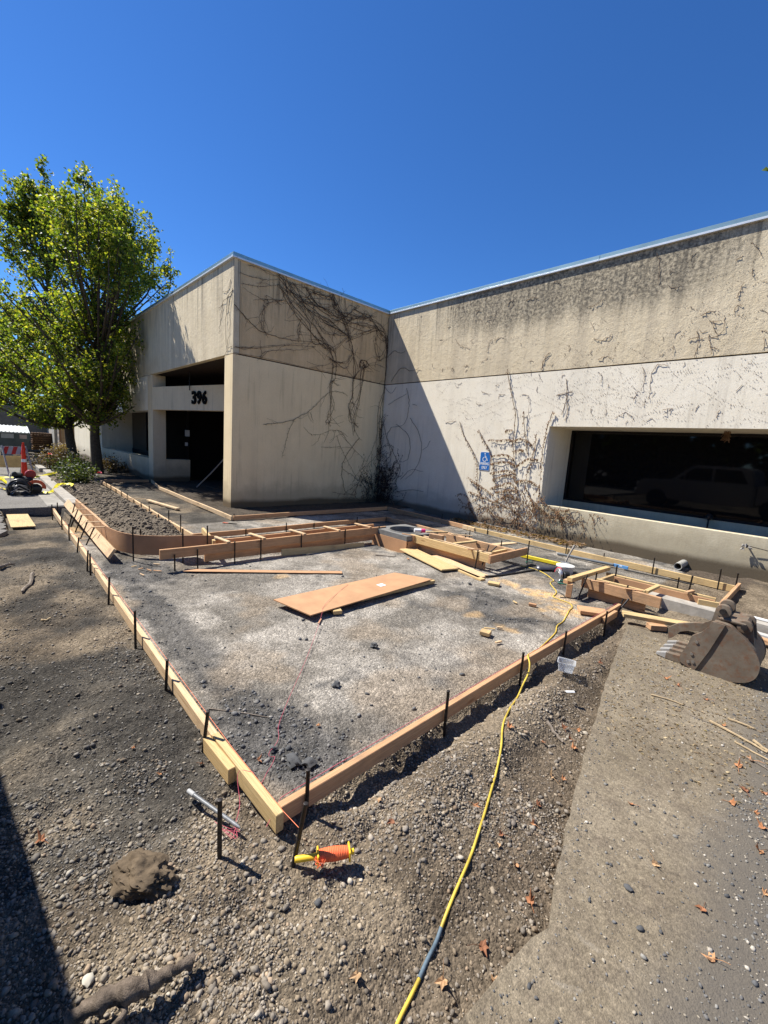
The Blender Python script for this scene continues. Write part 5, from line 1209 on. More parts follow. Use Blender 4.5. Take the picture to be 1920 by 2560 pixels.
for l in ([(-0.03, 4.95), (-0.35, 4.85), (-0.8, 4.7)], [(-0.25, 4.88), (-0.35, 4.5), (-0.38, 4.0), (-0.30, 3.65)], [(-0.05, 5.0), (-0.2, 4.6), (-0.15, 4.2), (-0.3, 3.75)], [(-0.55, 4.75), (-0.7, 4.4), (-0.72, 4.1)], [(0.0, 3.75), (-0.25, 3.70), (-0.45, 3.58)], [(-0.15, 5.2), (-0.3, 4.98), (-0.6, 5.05)]):
    vine_tube(mb, [Vector((x, -4.805, z)) for x, z in l], 0.005, 0.003, 5, 0.015, rv)
tag(mb.build('dead_vine', M_VINE), 'thin vine strands hanging on the sunlit end of the entrance facade', 'vine')

# ------------------------------------------------------------------ trees and shrubs
def leaf_mat(name, transl=0.5):
    M = Mat(name, 0.5, 0.35)
    c = M.attr('Col'); M.color(c)
    tr = M.n('ShaderNodeBsdfTranslucent'); mx = M.n('ShaderNodeMixShader'); mx.inputs[0].default_value = transl
    br = M.mix(1.0, c, (1.8, 1.9, 0.6), 'MULTIPLY'); M.l(br, tr.inputs['Color'])
    out = M.t.nodes['Material Output']
    M.l(M.b.outputs[0], mx.inputs[1]); M.l(tr.outputs[0], mx.inputs[2]); M.l(mx.outputs[0], out.inputs['Surface'])
    return M.m
M_LEAF = leaf_mat('tree_leaf')
M_LEAFS = leaf_mat('shrub_leaf', 0.3)
M_BARK = plain('tree_bark', (0.085, 0.068, 0.052), 0.95, 0.1, 0, 0.35, 12, 0.6)

def leaves_mesh(name, P, size, pal, m, rng, elong=1.25, up=0.25):
    """P (n,3) leaf centres; folded quads with random facing"""
    n = len(P)
    nrm = rng.normal(size=(n, 3)); nrm[:, 2] = np.abs(nrm[:, 2]) + up
    nrm /= np.linalg.norm(nrm, axis=1)[:, None]
    t = rng.normal(size=(n, 3)); t[:, 2] -= 0.6
    t -= nrm * (t * nrm).sum(1)[:, None]; t /= np.linalg.norm(t, axis=1)[:, None]
    b = np.cross(nrm, t)
    s = size * rng.uniform(0.6, 1.25, n)[:, None]
    fold = nrm * s * rng.uniform(-0.25, 0.35, n)[:, None]
    V = np.stack([P - t * s * elong * 0.5, P + b * s * 0.5 + fold, P + t * s * elong * 0.5, P - b * s * 0.5 + fold], 1).reshape(-1, 3)
    i = np.arange(n) * 4
    F = np.concatenate([np.stack([i, i + 1, i + 2], 1), np.stack([i, i + 2, i + 3], 1)])
    pal = np.array(pal); w = rng.uniform(0, 1, n)
    idx = np.clip((w ** 1.05) * (len(pal) - 1), 0, len(pal) - 1.001); k = idx.astype(int); f = (idx - k)[:, None]
    c = (pal[k] * (1 - f) + pal[k + 1] * f) * rng.uniform(0.75, 1.25, n)[:, None]
    return np_mesh(name, V, F, m, np.repeat(c, 4, 0))

GREEN = [(0.050, 0.080, 0.015), (0.085, 0.125, 0.022), (0.14, 0.18, 0.03), (0.25, 0.26, 0.04), (0.36, 0.31, 0.07)]
def make_tree(label, x, y, H, trunk_r, prof, nbr, nleaf, leaf, seed, fork=2.2, cx=0.0, cy=0.0, pal=GREEN, group='street trees beside the building', ymax=None, spikes=(), lean=(0, 0), blobs=()):
    rng = np.random.default_rng(seed); rg = random.Random(seed)
    t = empty('tree', (x, y, 0), 0, label, 'tree', group)
    mb = MB()
    zs = [p[0] for p in prof]; rs2 = [p[1] for p in prof]
    main = [Vector((0, 0, -0.2)), Vector((0.02, -0.01, 0.5))]
    nst = 9
    for k in range(1, nst + 1):
        f = k / nst
        main.append(Vector((cx * f + lean[0] * f + rg.uniform(-.08, .08), cy * f * 0.7 + lean[1] * f + rg.uniform(-.08, .08), 0.5 + (H * 0.92 - 0.5) * f)))
    rad = [trunk_r * 1.35, trunk_r] + [trunk_r * (1 - 0.93 * (k / nst) ** 0.8) for k in range(1, nst + 1)]
    mq = catmull(main, 3)
    mr = [np.interp(i / 3, range(len(rad)), rad) for i in range(len(mq))]
    mb.tube(mq, [float(r) for r in mr], 9)
    pts = []
    def at(z):
        for i in range(len(mq) - 1):
            if mq[i].z <= z <= mq[i + 1].z: return mq[i].lerp(mq[i + 1], (z - mq[i].z) / max(1e-6, mq[i + 1].z - mq[i].z)), float(mr[i])
        return mq[-1], float(mr[-1])
    for k in range(nbr):
        z1 = zs[0] + (zs[-1] - zs[0]) * (rg.random() ** 0.85)
        r1 = float(np.interp(z1, zs, rs2)) * math.sqrt(rg.uniform(0.12, 1.0))
        a = rg.uniform(0, 6.283)
        end = Vector((cx + r1 * math.cos(a), cy + r1 * math.sin(a), z1))
        if ymax is not None and end.z < 6.0 and end.y + y > ymax: end.y = ymax - y - rg.random() * 0.3
        z0 = max(fork * 0.8, min(z1 - 0.5 - r1 * rg.uniform(0.5, 1.0), H * 0.8))
        st, sr = at(z0)
        mid = st.lerp(end, 0.5) + Vector((rg.uniform(-.2, .2), rg.uniform(-.2, .2), -0.12 * r1 + rg.uniform(-.1, .2)))
        bq = catmull([st, mid, end], 5)
        r0 = min(sr * 0.6, 0.02 + 0.022 * (end - st).length)
        mb.tube(bq, [r0 * (1 - 0.85 * i / (len(bq) - 1)) for i in range(len(bq))], 5, False)
        nt = rg.randint(6, 10)
        for q in range(nt):
            f = rg.uniform(0.35, 1.0); p0 = bq[min(int(f * (len(bq) - 1)), len(bq) - 1)]
            d = Vector((rg.uniform(-1, 1), rg.uniform(-1, 1), rg.uniform(-0.35, 1.1))).normalized()
            L = rg.uniform(0.3, 0.8)
            p1 = p0 + d * L
            if ymax is not None and p1.z < 5.9 and p1.y + y > ymax: p1.y = ymax - y
            mb.tube([p0, p0.lerp(p1, 0.5) + Vector((0, 0, 0.04)), p1], [0.012, 0.008, 0.004], 3, False)
            m_ = int(nleaf / (nbr * 8)) + rg.randint(0, 4)
            tt = rng.uniform(0.15, 1.08, m_)[:, None]
            pts.append(np.array(p0)[None, :] * (1 - tt) + np.array(p1)[None, :] * tt + rng.normal(size=(m_, 3)) * (0.055 + 0.07 * rng.random((m_, 1))))
    for (sx, sy, sz0, sz1, w, nl) in spikes:
        st, sr = at(sz0 * 0.75)
        e = Vector((sx, sy, sz1)); bq = catmull([st, Vector((sx * 0.9, sy * 0.9, sz0)), e], 6)
        mb.tube(bq, [0.05 * (1 - 0.9 * i / (len(bq) - 1)) for i in range(len(bq))], 5, False)
        for q in range(nl // 22):
            f = rg.uniform(0.0, 1.0); p0 = Vector((sx * 0.9, sy * 0.9, sz0)).lerp(e, f)
            d = Vector((rg.uniform(-1, 1), rg.uniform(-1, 1), rg.uniform(0.2, 1.3))).normalized(); p1 = p0 + d * w * (1.1 - 0.7 * f) * rg.uniform(0.5, 1.2)
            mb.tube([p0, p1], [0.008, 0.003], 3, False)
            tt = rng.uniform(0.2, 1.05, 22)[:, None]
            pts.append(np.array(p0)[None, :] * (1 - tt) + np.array(p1)[None, :] * tt + rng.normal(size=(22, 3)) * 0.06)
    for (bx, by, bz, br_, bn) in blobs:
        st, sr = at(bz * 0.55)
        c_ = Vector((bx, by, bz)); bq = catmull([st, st.lerp(c_, 0.55) + Vector((0, 0, -0.2)), c_], 5)
        mb.tube(bq, [0.05 * (1 - 0.8 * i / (len(bq) - 1)) for i in range(len(bq))], 5, False)
        for q in range(bn // 20):
            d = Vector((rg.gauss(0, 1), rg.gauss(0, 1), rg.gauss(0, 1))); d = d.normalized() * br_ * rg.uniform(0.3, 1.05); p0 = c_ + d * 0.35; p1 = c_ + d + Vector((0, 0, 0.15))
            mb.tube([p0, p1], [0.01, 0.004], 3, False)
            tt = rng.uniform(0.1, 1.05, 20)[:, None]
            pts.append(np.array(p0)[None, :] * (1 - tt) + np.array(p1)[None, :] * tt + rng.normal(size=(20, 3)) * 0.09)
    mb.build('trunk', M_BARK, t, 60)
    P = np.concatenate(pts)
    if ymax is not None:
        bad = (P[:, 2] < 5.85) & (P[:, 1] + y > ymax + 0.06); P = P[~bad]
    link('crown', leaves_mesh('crown', P, leaf, pal, M_LEAF, rng), t)
    return t
make_tree('leafy green street tree nearest the entrance, its trunk forking low', -9.64, -5.85, 9.3, 0.19, [(2.5, 1.4), (3.5, 2.3), (5.0, 2.8), (6.5, 2.8), (8.0, 2.2), (9.0, 1.3), (9.6, 0.5)], 110, 30000, 0.082, 4, 2.2, cx=1.1, cy=0.1, ymax=-4.93,
          spikes=((0.2, 0.2, 8.0, 10.0, .6, 420), (0.3, 0.9, 7.8, 9.8, .6, 420), (0.2, 1.9, 7.2, 9.7, .7, 700), (0.6, 2.5, 6.6, 8.7, .7, 500), (0.1, -0.6, 7.4, 9.2, .7, 420), (1.2, 0.8, 7.0, 9.2, .7, 420), (1.7, 1.6, 6.6, 8.4, .7, 420), (2.6, 0.3, 6.2, 8.2, .7, 450), (3.1, -0.3, 6.0, 7.8, .7, 450), (3.0, 0.7, 6.2, 7.6, .6, 350), (2.2, -1.0, 6.6, 8.6, .7, 420), (3.4, 0.2, 5.8, 7.9, .8, 600), (3.9, -0.2, 5.6, 7.2, .7, 450), (3.6, -0.9, 6.2, 8.4, .8, 500)),
          blobs=((3.0, 0.3, 7.3, .75, 489), (2.4, -0.2, 8.1, .7, 420), (3.5, -0.4, 6.5, .7, 420), (2.7, 0.5, 6.2, .7, 420), (4.2, 0.0, 7.0, .55, 294), (1.6, 0.9, 8.3, .7, 350), (3.3, -1.2, 7.8, .6, 294), (3.5, 0.0, 8.1, .6, 315), (2.9, -0.6, 8.9, .5, 244), (4.3, -0.5, 7.6, .5, 244), (3.8, 0.5, 6.6, .6, 294)))
make_tree('taller green street tree behind the first with a pointed top', -16.3, -5.75, 12.2, 0.21, [(1.9, 1.6), (3.2, 3.0), (6.0, 3.4), (8.5, 2.9), (10.5, 1.6), (12.0, 0.5)], 120, 33000, 0.10, 9, 2.0, cx=0.1, cy=-1.0, ymax=-4.95, lean=(0.2, -0.2),
          spikes=((0.0, -0.65, 11.0, 13.2, .7, 600), (0.2, -1.2, 10.0, 12.1, .8, 500), (0.0, 0.6, 10.0, 12.0, .8, 500), (0.3, -2.0, 9.0, 11.0, .8, 500)))
make_tree('shaded tree farthest along the car park edge at the left border', -23.0, -9.6, 10.0, 0.2, [(2.4, 1.5), (4.0, 2.8), (6.5, 3.0), (8.5, 1.9), (9.8, 0.5)], 70, 11000, 0.19, 14, 2.0)
make_tree('distant tree behind the concrete enclosure wall', -36.0, -6.5, 10.5, 0.22, [(2.0, 2.5), (4.0, 3.8), (7.0, 3.6), (9.0, 2.2), (10.5, 0.6)], 55, 6500, 0.32, 22, 1.8, group='trees far off')
make_tree('tall tree behind the right wing whose edge shows at the upper right border', 7.75, 20.0, 21.5, 0.35, [(12.5, 1.2), (15.0, 2.0), (17.0, 2.65), (18.4, 2.75), (19.8, 2.1), (21.3, 0.5)], 70, 9000, 0.25, 33, 9.0, group='trees far off')
for i, (x, y, h) in enumerate(((-8, -23, 9), (-3.5, -24, 10), (1, -23, 9.5), (5.5, -24, 10), (10, -23, 9), (14.5, -24, 10), (19, -23, 9))):
    make_tree('dark tree across the car park behind the viewer, %s from the left' % ORD[i], x, y, h, 0.22, [(0.2, 3.2), (3.0, 3.8), (6.0, 3.4), (8.0, 2.0), (h, 0.5)], 60, 7000, 0.5, 40 + i, 0.3, group='trees across the car park', pal=[(0.02, 0.035, 0.01), (0.03, 0.05, 0.012), (0.05, 0.07, 0.02)])

def shrub(label, x, y, r, h, n, pal, seed, size=0.05, flower=None, group='shrubs in the planting bed'):
    rng = np.random.default_rng(seed); rg = random.Random(seed)
    z = float(Hh([x], [y])[0])
    s = empty('shrub', (x, y, z), 0, label, 'shrub', group)
    mb = MB(); pts = []
    nb = max(10, n // 60)
    for k in range(nb):
        a = rg.uniform(0, 6.28); rr_ = r * math.sqrt(rg.random()); e = Vector((rr_ * math.cos(a), rr_ * math.sin(a), h * rg.uniform(0.35, 1.0) * (1 - 0.35 * (rr_ / r) ** 2)))
        m_ = e * 0.5 + Vector((rg.uniform(-.1, .1), rg.uniform(-.1, .1), 0.05))
        q = catmull([Vector((e.x * .15, e.y * .15, 0)), m_, e], 4)
        mb.tube(q, [0.008 * (1 - 0.7 * i / (len(q) - 1)) for i in range(len(q))], 4, False)
        m2 = n // nb
        f = rng.uniform(0.3, 1.05, m2)
        base = np.array([np.array(q[min(int(t * (len(q) - 1)), len(q) - 1)]) for t in f])
        pts.append(base + rng.normal(size=(m2, 3)) * 0.085 * (r / 0.5) ** 0.5)
    mb.build('stems', M_VINE2, s)
    P = np.concatenate(pts); P[:, 2] = np.maximum(P[:, 2], 0.03)
    link('foliage', leaves_mesh('foliage', P, size, pal, M_LEAFS, rng), s)
    if flower:
        for (fx_, fy_, fz, c, k) in flower:
            fm = MB(); 
            for j in range(16):
                a = j * 2.4; t = j / 16; rad_ = 0.012 + 0.035 * t
                d = Vector((math.cos(a), math.sin(a), 0.9 - 1.1 * t)).normalized(); u_ = Vector((-math.sin(a), math.cos(a), 0)) * 0.022
                p_ = Vector((fx_, fy_, fz)) + d * rad_
                fm.add([p_ - u_, p_ + u_, p_ + u_ * 0.7 + d * 0.03 + Vector((0, 0, .015)), p_ - u_ * 0.7 + d * 0.03 + Vector((0, 0, .015))], [[0, 1, 2, 3]])
            fm.build('flower', plain('petal_%s' % k, c, 0.6), s)
SG = [(0.025, 0.038, 0.012), (0.045, 0.065, 0.02), (0.08, 0.10, 0.028), (0.14, 0.15, 0.04)]
SD = [(0.02, 0.03, 0.01), (0.035, 0.05, 0.015), (0.06, 0.08, 0.025)]
SBR = [(0.06, 0.035, 0.02), (0.11, 0.07, 0.04), (0.19, 0.13, 0.08)]
shrub('bright green rose bush at the end of the dirt mound with a pink bloom', -4.75, -7.15, 0.55, 0.55, 1500, SG, 3, 0.055, [(0.45, 0.45, 0.32, (0.60, 0.03, 0.10), 'pink')])
shrub('dark green rose bush beside the first tree with a coral bloom', -8.4, -6.85, 0.75, 0.8, 1700, SD, 4, 0.06, [(0.1, -0.55, 0.72, (0.75, 0.16, 0.10), 'coral')])
shrub('dusky brown bush by the broken kerb ends', -11.3, -7.0, 0.85, 0.9, 1500, SBR, 5, 0.06)
shrub('reddish brown bush against the low wall under the side window', -9.9, -5.15, 0.55, 0.7, 1300, SBR, 6, 0.05)
shrub('dried brown bush in front of the wooden fence', -21.8, -5.55, 0.8, 0.9, 1300, [(0.12, 0.08, 0.05), (0.22, 0.15, 0.09), (0.30, 0.22, 0.14)], 7, 0.07)
shrub('low green bush between the tree and the far kerb', -13.2, -6.3, 0.7, 0.6, 1100, SD, 8, 0.06)

# ------------------------------------------------------------------ far left background
wl = empty('enclosure_wall', (-28.0, -9, 0), 0, 'grey concrete block enclosure wall behind the dumpster', 'wall')
wl.location = (0, 0, 0)
M_BLK = plain('grey_block', (0.20, 0.19, 0.18), 0.95, 0.1, 0, 0.15, 4)
MB().box(-28.2, -28.0, -16, -5.35, -0.2, 2.75).build('back_wall', M_BLK, wl)
MB().box(-27.99, -24.25, -5.62, -5.46, -0.2, 2.5).build('return_wall', plain('sunlit_block', (0.42, 0.40, 0.36), 0.9), wl)  # return wall's sunlit look put into a lighter colour than the back wall
fe = empty('wooden_fence', (-24.0, -5.4, 0), 0, 'tan wooden board fence beyond the second tree', 'fence')
MB().box(-0.06, 0.06, 0.0, 0.12, -0.2, 2.35).build('post', wood('old_post', (0.28, 0.17, 0.09), (0.36, 0.23, 0.13), (0.18, 0.10, 0.05)), fe)
me = MB().box(-0.012, 0.012, -0.068, 0.068, 0.03, 2.25, 0.002).mesh('board', wood('fence_board', (0.42, 0.31, 0.19), (0.50, 0.38, 0.25), (0.28, 0.19, 0.11)))
for i in range(17):
    o = link('board', me, fe); o.location = (0.008 * (i % 2), 0.20 + i * 0.141, 0)
MB().box(-0.06, -0.02, 0.12, 2.6, 0.4, 0.49).box(-0.06, -0.02, 0.12, 2.6, 1.8, 1.89).build('rail', M_BARK, fe)

dp = empty('dumpster', (-24.4, -7.95, 0.035), 0, 'grey steel dumpster with pale ribbed lid at the left border', 'dumpster')
M_DMP = plain('dumpster_grey', (0.13, 0.15, 0.145), 0.6, 0.3, 0.2, 0.2, 3)
MB().prism([(0.75, -1.05, 0.12), (0.80, -1.05, 1.02), (-0.75, -1.05, 1.2), (-0.7, -1.05, 0.12)], (0, 2.1, 0)).build('body', M_DMP, dp)
mb = MB().prism([(0.86, -1.1, 1.03), (0.86, -1.1, 1.08), (-0.6, -1.1, 1.44), (-0.78, -1.1, 1.42), (-0.78, -1.1, 1.2)], (0, 2.2, 0))
for i in range(13):
    y = -1.03 + i * 0.172
    mb.prism([(0.865, y - .03, 1.085), (0.86, y - .03, 1.11), (-0.6, y - .03, 1.47), (-0.6, y - .03, 1.443)], (0, 0.06, 0))
mb.build('lid', plain('lid_pale', (0.58, 0.60, 0.60), 0.5), dp)
for s in (-1, 1):
    MB().box(-0.3, 0.3, s * 1.06 - 0.03, s * 1.06 + 0.03, 0.65, 0.85).build('lift_pocket', M_DMP, dp)
for (y0, y1, z0, z1, c, k) in ((-0.2, 0.36, 0.72, 0.98, (0.5, 0.5, 0.48), 'plate'), (0.62, 0.95, 0.72, 0.96, (0.55, 0.42, 0.38), 'warning')):
    MB().prism([(0.803 + .0, y0, z1), (0.79, y0, z0), (0.80, y0, z0), (0.812, y0, z1)], (0, y1 - y0, 0)).build('sticker', plain('sticker_' + k, c, 0.6), dp)
for i in range(4):
    MB().lathe([(0.07, -0.02), (0.07, 0.02)], ((0.6 if i < 2 else -0.55), (-0.9 if i % 2 else 0.9), 0.07), 12, 'Y').build('castor', M_BLACKP, dp)
pal_me = MB()
for k in range(7): pal_me.box(-0.6, 0.6, -0.5 + k * 0.15, -0.5 + k * 0.15 + 0.10, 0.118, 0.135)
for k in range(3): pal_me.box(-0.6 + k * 0.56, -0.52 + k * 0.56, -0.5, 0.5, 0.025, 0.117)
for k in range(3): pal_me.box(-0.6, 0.6, -0.5 + k * 0.45, -0.5 + k * 0.45 + 0.10, 0.005, 0.024)
pal_me = pal_me.mesh('wood_pallet', wood('pallet_wood', (0.11, 0.06, 0.035), (0.17, 0.10, 0.06), (0.06, 0.035, 0.02)))
for i in range(8):
    o = link('wood_pallet', pal_me); o.location = (-26.0 + 0.03 * (i % 3), -6.13 + 0.02 * ((i * 7) % 3), 0.035 + i * 0.137)
    tag(o, 'dark wooden pallet in the stack by the dumpster, %s from the ground' % ORD[i], 'pallet', 'stacked pallets')

# barricade, channelizer post and caution tape
br = empty('barricade', (-8.1, -8.33, 0.035), 0, 'A-frame road barricade with red striped rail and yellow board', 'barricade')
legs = (((0.45, -0.15, 0), (0.0, -0.27, 0.93)), ((0.45, 0.45, 0), (0.0, 0.30, 0.93)), ((-0.45, -0.45, 0), (0.02, -0.27, 0.90)), ((-0.45, 0.15, 0), (0.02, 0.30, 0.90)))
M_GALV = plain('galvanized', (0.42, 0.41, 0.38), 0.5, 0.4, 0.3)
for a, b in legs: MB().bar(a, b, 0.035, 0.035).build('leg', M_GALV, br)
pnl = MB().prism([(0.06, -0.27, 0.66), (0.06, 0.31, 0.66), (-0.0, 0.30, 0.90), (0.0, -0.27, 0.90)], (0.02, 0, 0)).build('rail', plain('rail_grey_white', (0.42, 0.42, 0.41), 0.6), br)
for k in range(3):
    y = -0.27 + k * 0.21
    MB().prism([(0.0822, y, 0.665), (0.0822, y + 0.10, 0.665), (0.0245, y + 0.17, 0.895), (0.0245, y + 0.07, 0.895)], (0.003, 0, 0)).build('stripe', plain('stripe_red', (0.50, 0.04, 0.02), 0.5), pnl)
MB().prism([(-0.20, -0.42, 0.22), (-0.20, 0.20, 0.22), (-0.06, 0.25, 0.60), (-0.06, -0.36, 0.60)], (-0.02, 0, 0)).build('sign_board', plain('board_yellow', (0.60, 0.48, 0.22), 0.6), br)
cn = empty('channelizer_post', (-7.20, -8.137, 0.035), 0, 'tall red orange channelizer cone with two white bands behind the concrete saw', 'cone')
M_CONE = plain('cone_orange', (0.75, 0.045, 0.015), 0.5, 0.3, 0, 0.08)
MB().box(-0.18, 0.18, -0.18, 0.18, 0.0, 0.05, 0.02).build('base', M_BLACKP, cn)
MB().lathe([(0.085, 0.05), (0.080, 0.10), (0.040, 0.97), (0.020, 1.03), (0.03, 1.05), (0.03, 1.07)], n=20).build('body', M_CONE, cn, 35)
for z0, z1 in ((0.48, 0.57), (0.64, 0.73)):
    r0 = 0.080 + (0.040 - 0.080) * (z0 - .1) / .8 + 0.002; r1 = 0.080 + (0.040 - 0.080) * (z1 - .1) / .8 + 0.002
    MB().lathe([(r0, z0), (r1, z1)], n=20, cap=False).build('reflective_band', M_WHITE, cn, 35)
M_TAPE = plain('caution_yellow', (0.80, 0.68, 0.04), 0.5)
def ribbon(label, P, w, seed):
    rg = random.Random(seed); q = catmull([Vector(p) for p in P], 6); V = []; F_ = []
    for i, v in enumerate(q):
        t = (q[min(i + 1, len(q) - 1)] - q[max(i - 1, 0)]).normalized(); s = Vector((0, 0, 1)).cross(t).normalized(); tw = 0.9 * math.sin(i * 0.7 + seed) + rg.uniform(-.2, .2)
        s = s * math.cos(tw) + Vector((0, 0, 1)) * abs(math.sin(tw)); V += [v - s * w / 2 + Vector((0, 0, w * .35)), v + s * w / 2 + Vector((0, 0, w * .35))]
        if i: F_.append([2 * i - 2, 2 * i - 1, 2 * i + 1, 2 * i])
    o = MB().add(V, F_).build('caution_tape', M_TAPE, None, 60)
    tag(o, label, 'tape', 'caution tape at the cut')
ribbon('yellow caution tape lying over the kerb beside the concrete saw', [(-3.25, -8.06, .05), (-3.15, -7.95, .05), (-3.3, -7.84, .08), (-3.75, -7.70, .17), (-3.95, -7.55, .17), (-3.8, -7.42, .18), (-3.3, -7.45, .2)], 0.07, 1)
ribbon('yellow caution tape crossing from the saw to the rose bed', [(-6.9, -8.9, .05), (-6.8, -8.5, .06), (-6.75, -8.1, .06), (-6.7, -7.83, .10), (-7.3, -7.35, .18)], 0.07, 2)
ribbon('yellow caution tape trailing off the left border', [(-3.9, -8.70, .05), (-4.3, -8.80, .05), (-4.6, -9.1, .05)], 0.07, 3)
ribbon('crumpled caution tape heap at the left border', [(-5.1, -8.68, .06), (-5.4, -8.72, .12), (-5.7, -8.78, .10), (-5.9, -8.9, .05), (-5.5, -9.0, .06), (-5.2, -8.85, .06)], 0.16, 4)

# walk-behind concrete saw
cw = empty('concrete_saw', (-3.3, -8.38, 0.035), 0, 'black and orange concrete saw with coiled hose on the asphalt', 'concrete saw')
M_ORG = plain('machine_orange', (0.50, 0.075, 0.02), 0.5, 0.4, 0, 0.2, 10)
M_BLKM = plain('machine_black', (0.018, 0.018, 0.018), 0.5, 0.4, 0.2)
MB().box(-0.35, 0.25, -0.33, 0.28, 0.10, 0.20, 0.01).build('chassis', M_BLKM, cw)
eng = MB().box(-0.22, 0.12, -0.18, 0.16, 0.20, 0.40, 0.03).box(-0.15, 0.10, -0.22, -0.02, 0.40, 0.50, 0.03).build('engine', M_BLKM, cw)
MB().lathe([(0.02, 0.06), (0.10, 0.05), (0.11, 0.0), (0.10, -0.05), (0.02, -0.06)], (0.0, 0.12, 0.46), 18, 'X').build('fuel_tank', plain('tank_red', (0.30, 0.03, 0.02), 0.4), eng, 40)
MB().lathe([(0.05, 0.0), (0.05, 0.13)], (0.02, -0.17, 0.48), 14, 'X').build('air_filter', M_BLKM, eng, 40)
gp = []
for k in range(13):
    a = math.radians(-15 + 210 * k / 12); gp.append((0.19 * math.cos(a), 0.17 * math.sin(a) + 0.17))
V = [(x_, 0.20 + y_, max(z_, 0.01)) for (y_, z_) in gp for x_ in (0.08, 0.20)] + [(x_, 0.20 + y_ * 0.62, max(0.17 + (z_ - 0.17) * 0.60, 0.01)) for (y_, z_) in gp for x_ in (0.08, 0.20)]
m_ = len(gp) * 2; F_ = []
for k in range(len(gp) - 1):
    a = 2 * k; F_ += [[a, a + 1, a + 3, a + 2], [m_ + a, m_ + a + 2, m_ + a + 3, m_ + a + 1], [a, a + 2, m_ + a + 2, m_ + a], [a + 1, m_ + a + 1, m_ + a + 3, a + 3]]
F_ += [[0, m_, m_ + 1, 1], [m_ - 2, m_ - 1, 2 * m_ - 1, 2 * m_ - 2]]
MB().add(V, F_).build('blade_guard', M_ORG, cw)
MB().lathe([(0.12, 0.12), (0.12, 0.128)], (0, 0.20, 0.125), 28, 'X').build('blade', M_STEEL, cw)
mb = MB(); rh = random.Random(2)
for k in range(9):
    r_ = 0.155 + rh.uniform(-.03, .035); cy_ = -0.11 + rh.uniform(-.02, .02); cz_ = 0.185 + rh.uniform(-.01, .02)
    mb.tube([(0.27 + 0.012 * k + 0.01 * math.sin(3 * a_ + k), cy_ + r_ * 1.15 * math.cos(a_), max(cz_ + r_ * math.sin(a_), 0.02)) for a_ in [2 * math.pi * j / 28 for j in range(29)]], 0.011, 6, False)
mb.build('hose_coil', plain('hose_black', (0.03, 0.03, 0.03), 0.28, 0.5), cw, 60)
mb = MB()
for k in range(5): mb.tube([(0.40, -0.30 + rh.uniform(0, .1), 0.05 + .04 * k), (0.41, -0.12, 0.22 + rh.uniform(-.05, .08)), (0.40, 0.07 - rh.uniform(0, .06), 0.06 + .04 * k)], 0.008, 6)
mb.build('hose_loops', M_BRIGHT, cw, 60)
for s in (-1, 1):
    MB().tube([(-0.3, 0.2 * s - 0.03, 0.2), (-0.55, 0.2 * s - 0.03, 0.40), (-0.75, 0.2 * s - 0.03, 0.44)], 0.014, 8).build('handle', M_BLKM, cw, 50)
for (x_, y_) in ((0.18, -0.30), (0.18, 0.05), (-0.28, -0.30), (-0.28, 0.25)):
    MB().lathe([(0.075, -0.025), (0.08, -0.015), (0.08, 0.015), (0.075, 0.025)], (x_, y_, 0.08), 18, 'Y').build('wheel', M_BLACKP, cw, 40)

# ------------------------------------------------------------------ pickup truck parked behind the viewer's left
tk = empty('pickup_truck', (5.79, -9.75, 0.0), math.atan2(0.0995, 0.995), 'light grey crew cab pickup parked beside the viewer', 'truck')
M_PAINT = plain('truck_paint', (0.50, 0.51, 0.52), 0.25, 0.6, 0.4, 0.03)
def tpr(poly, y0, y1, nm, m, par=None, bev=0.0):
    me = MB().prism([(x, y0, z) for x, z in poly], (0, y1 - y0, 0)).mesh(nm, m)
    if bev:
        bm = bmesh.new(); bm.from_mesh(me); bmesh.ops.bevel(bm, geom=[e for e in bm.edges if e.is_boundary or e.calc_face_angle(0) > 0.6], offset=bev, segments=2, affect='EDGES'); bm.to_mesh(me); bm.free(); smooth(me, 35)
    return link(nm, me, par or tk)
tpr([(-1.95, 0.42), (-1.98, 0.75), (-1.90, 1.05), (-1.75, 1.14), (-0.62, 1.23), (2.15, 1.22), (2.15, 0.40), (1.4, 0.36), (-0.4, 0.36), (-0.9, 0.42)], -1.82, 0.12, 'body', M_PAINT, None, 0.05)
tpr([(2.18, 0.52), (2.18, 1.24), (3.75, 1.22), (3.75, 0.55)], -1.80, 0.10, 'bed', M_PAINT, None, 0.03)
cab = tpr([(-0.70, 1.20), (0.0, 1.82), (0.25, 1.88), (1.65, 1.88), (1.95, 1.80), (2.10, 1.20)], -1.70, 0.0, 'cab', M_PAINT, None, 0.05)
for y in (0.004, -1.708):
    MB().prism([(-0.42, y, 1.27), (0.08, y, 1.74), (0.72, y, 1.77), (0.72, y, 1.27)], (0, 0.005, 0)).build('side_glass', M_GLASS, cab)
    MB().prism([(0.80, y, 1.27), (0.80, y, 1.77), (1.62, y, 1.76), (1.88, y, 1.27)], (0, 0.005, 0)).build('side_glass', M_GLASS, cab)
    MB().tube([(-0.15, y, 1.28), (-0.15, y + (0.1 if y > -1 else -0.1), 1.30)], 0.02, 6).box(-0.20, -0.08, y + (0.05 if y > -1 else -0.2), y + (0.2 if y > -1 else -0.05), 1.27, 1.45, 0.03).build('mirror', M_BLACKP, cab)
MB().prism([(-0.60, -1.55, 1.30), (-0.02, -1.55, 1.81), (-0.02, -0.15, 1.81), (-0.60, -0.15, 1.30)], (-0.012, 0, 0.012)).build('windscreen', M_GLASS, cab)
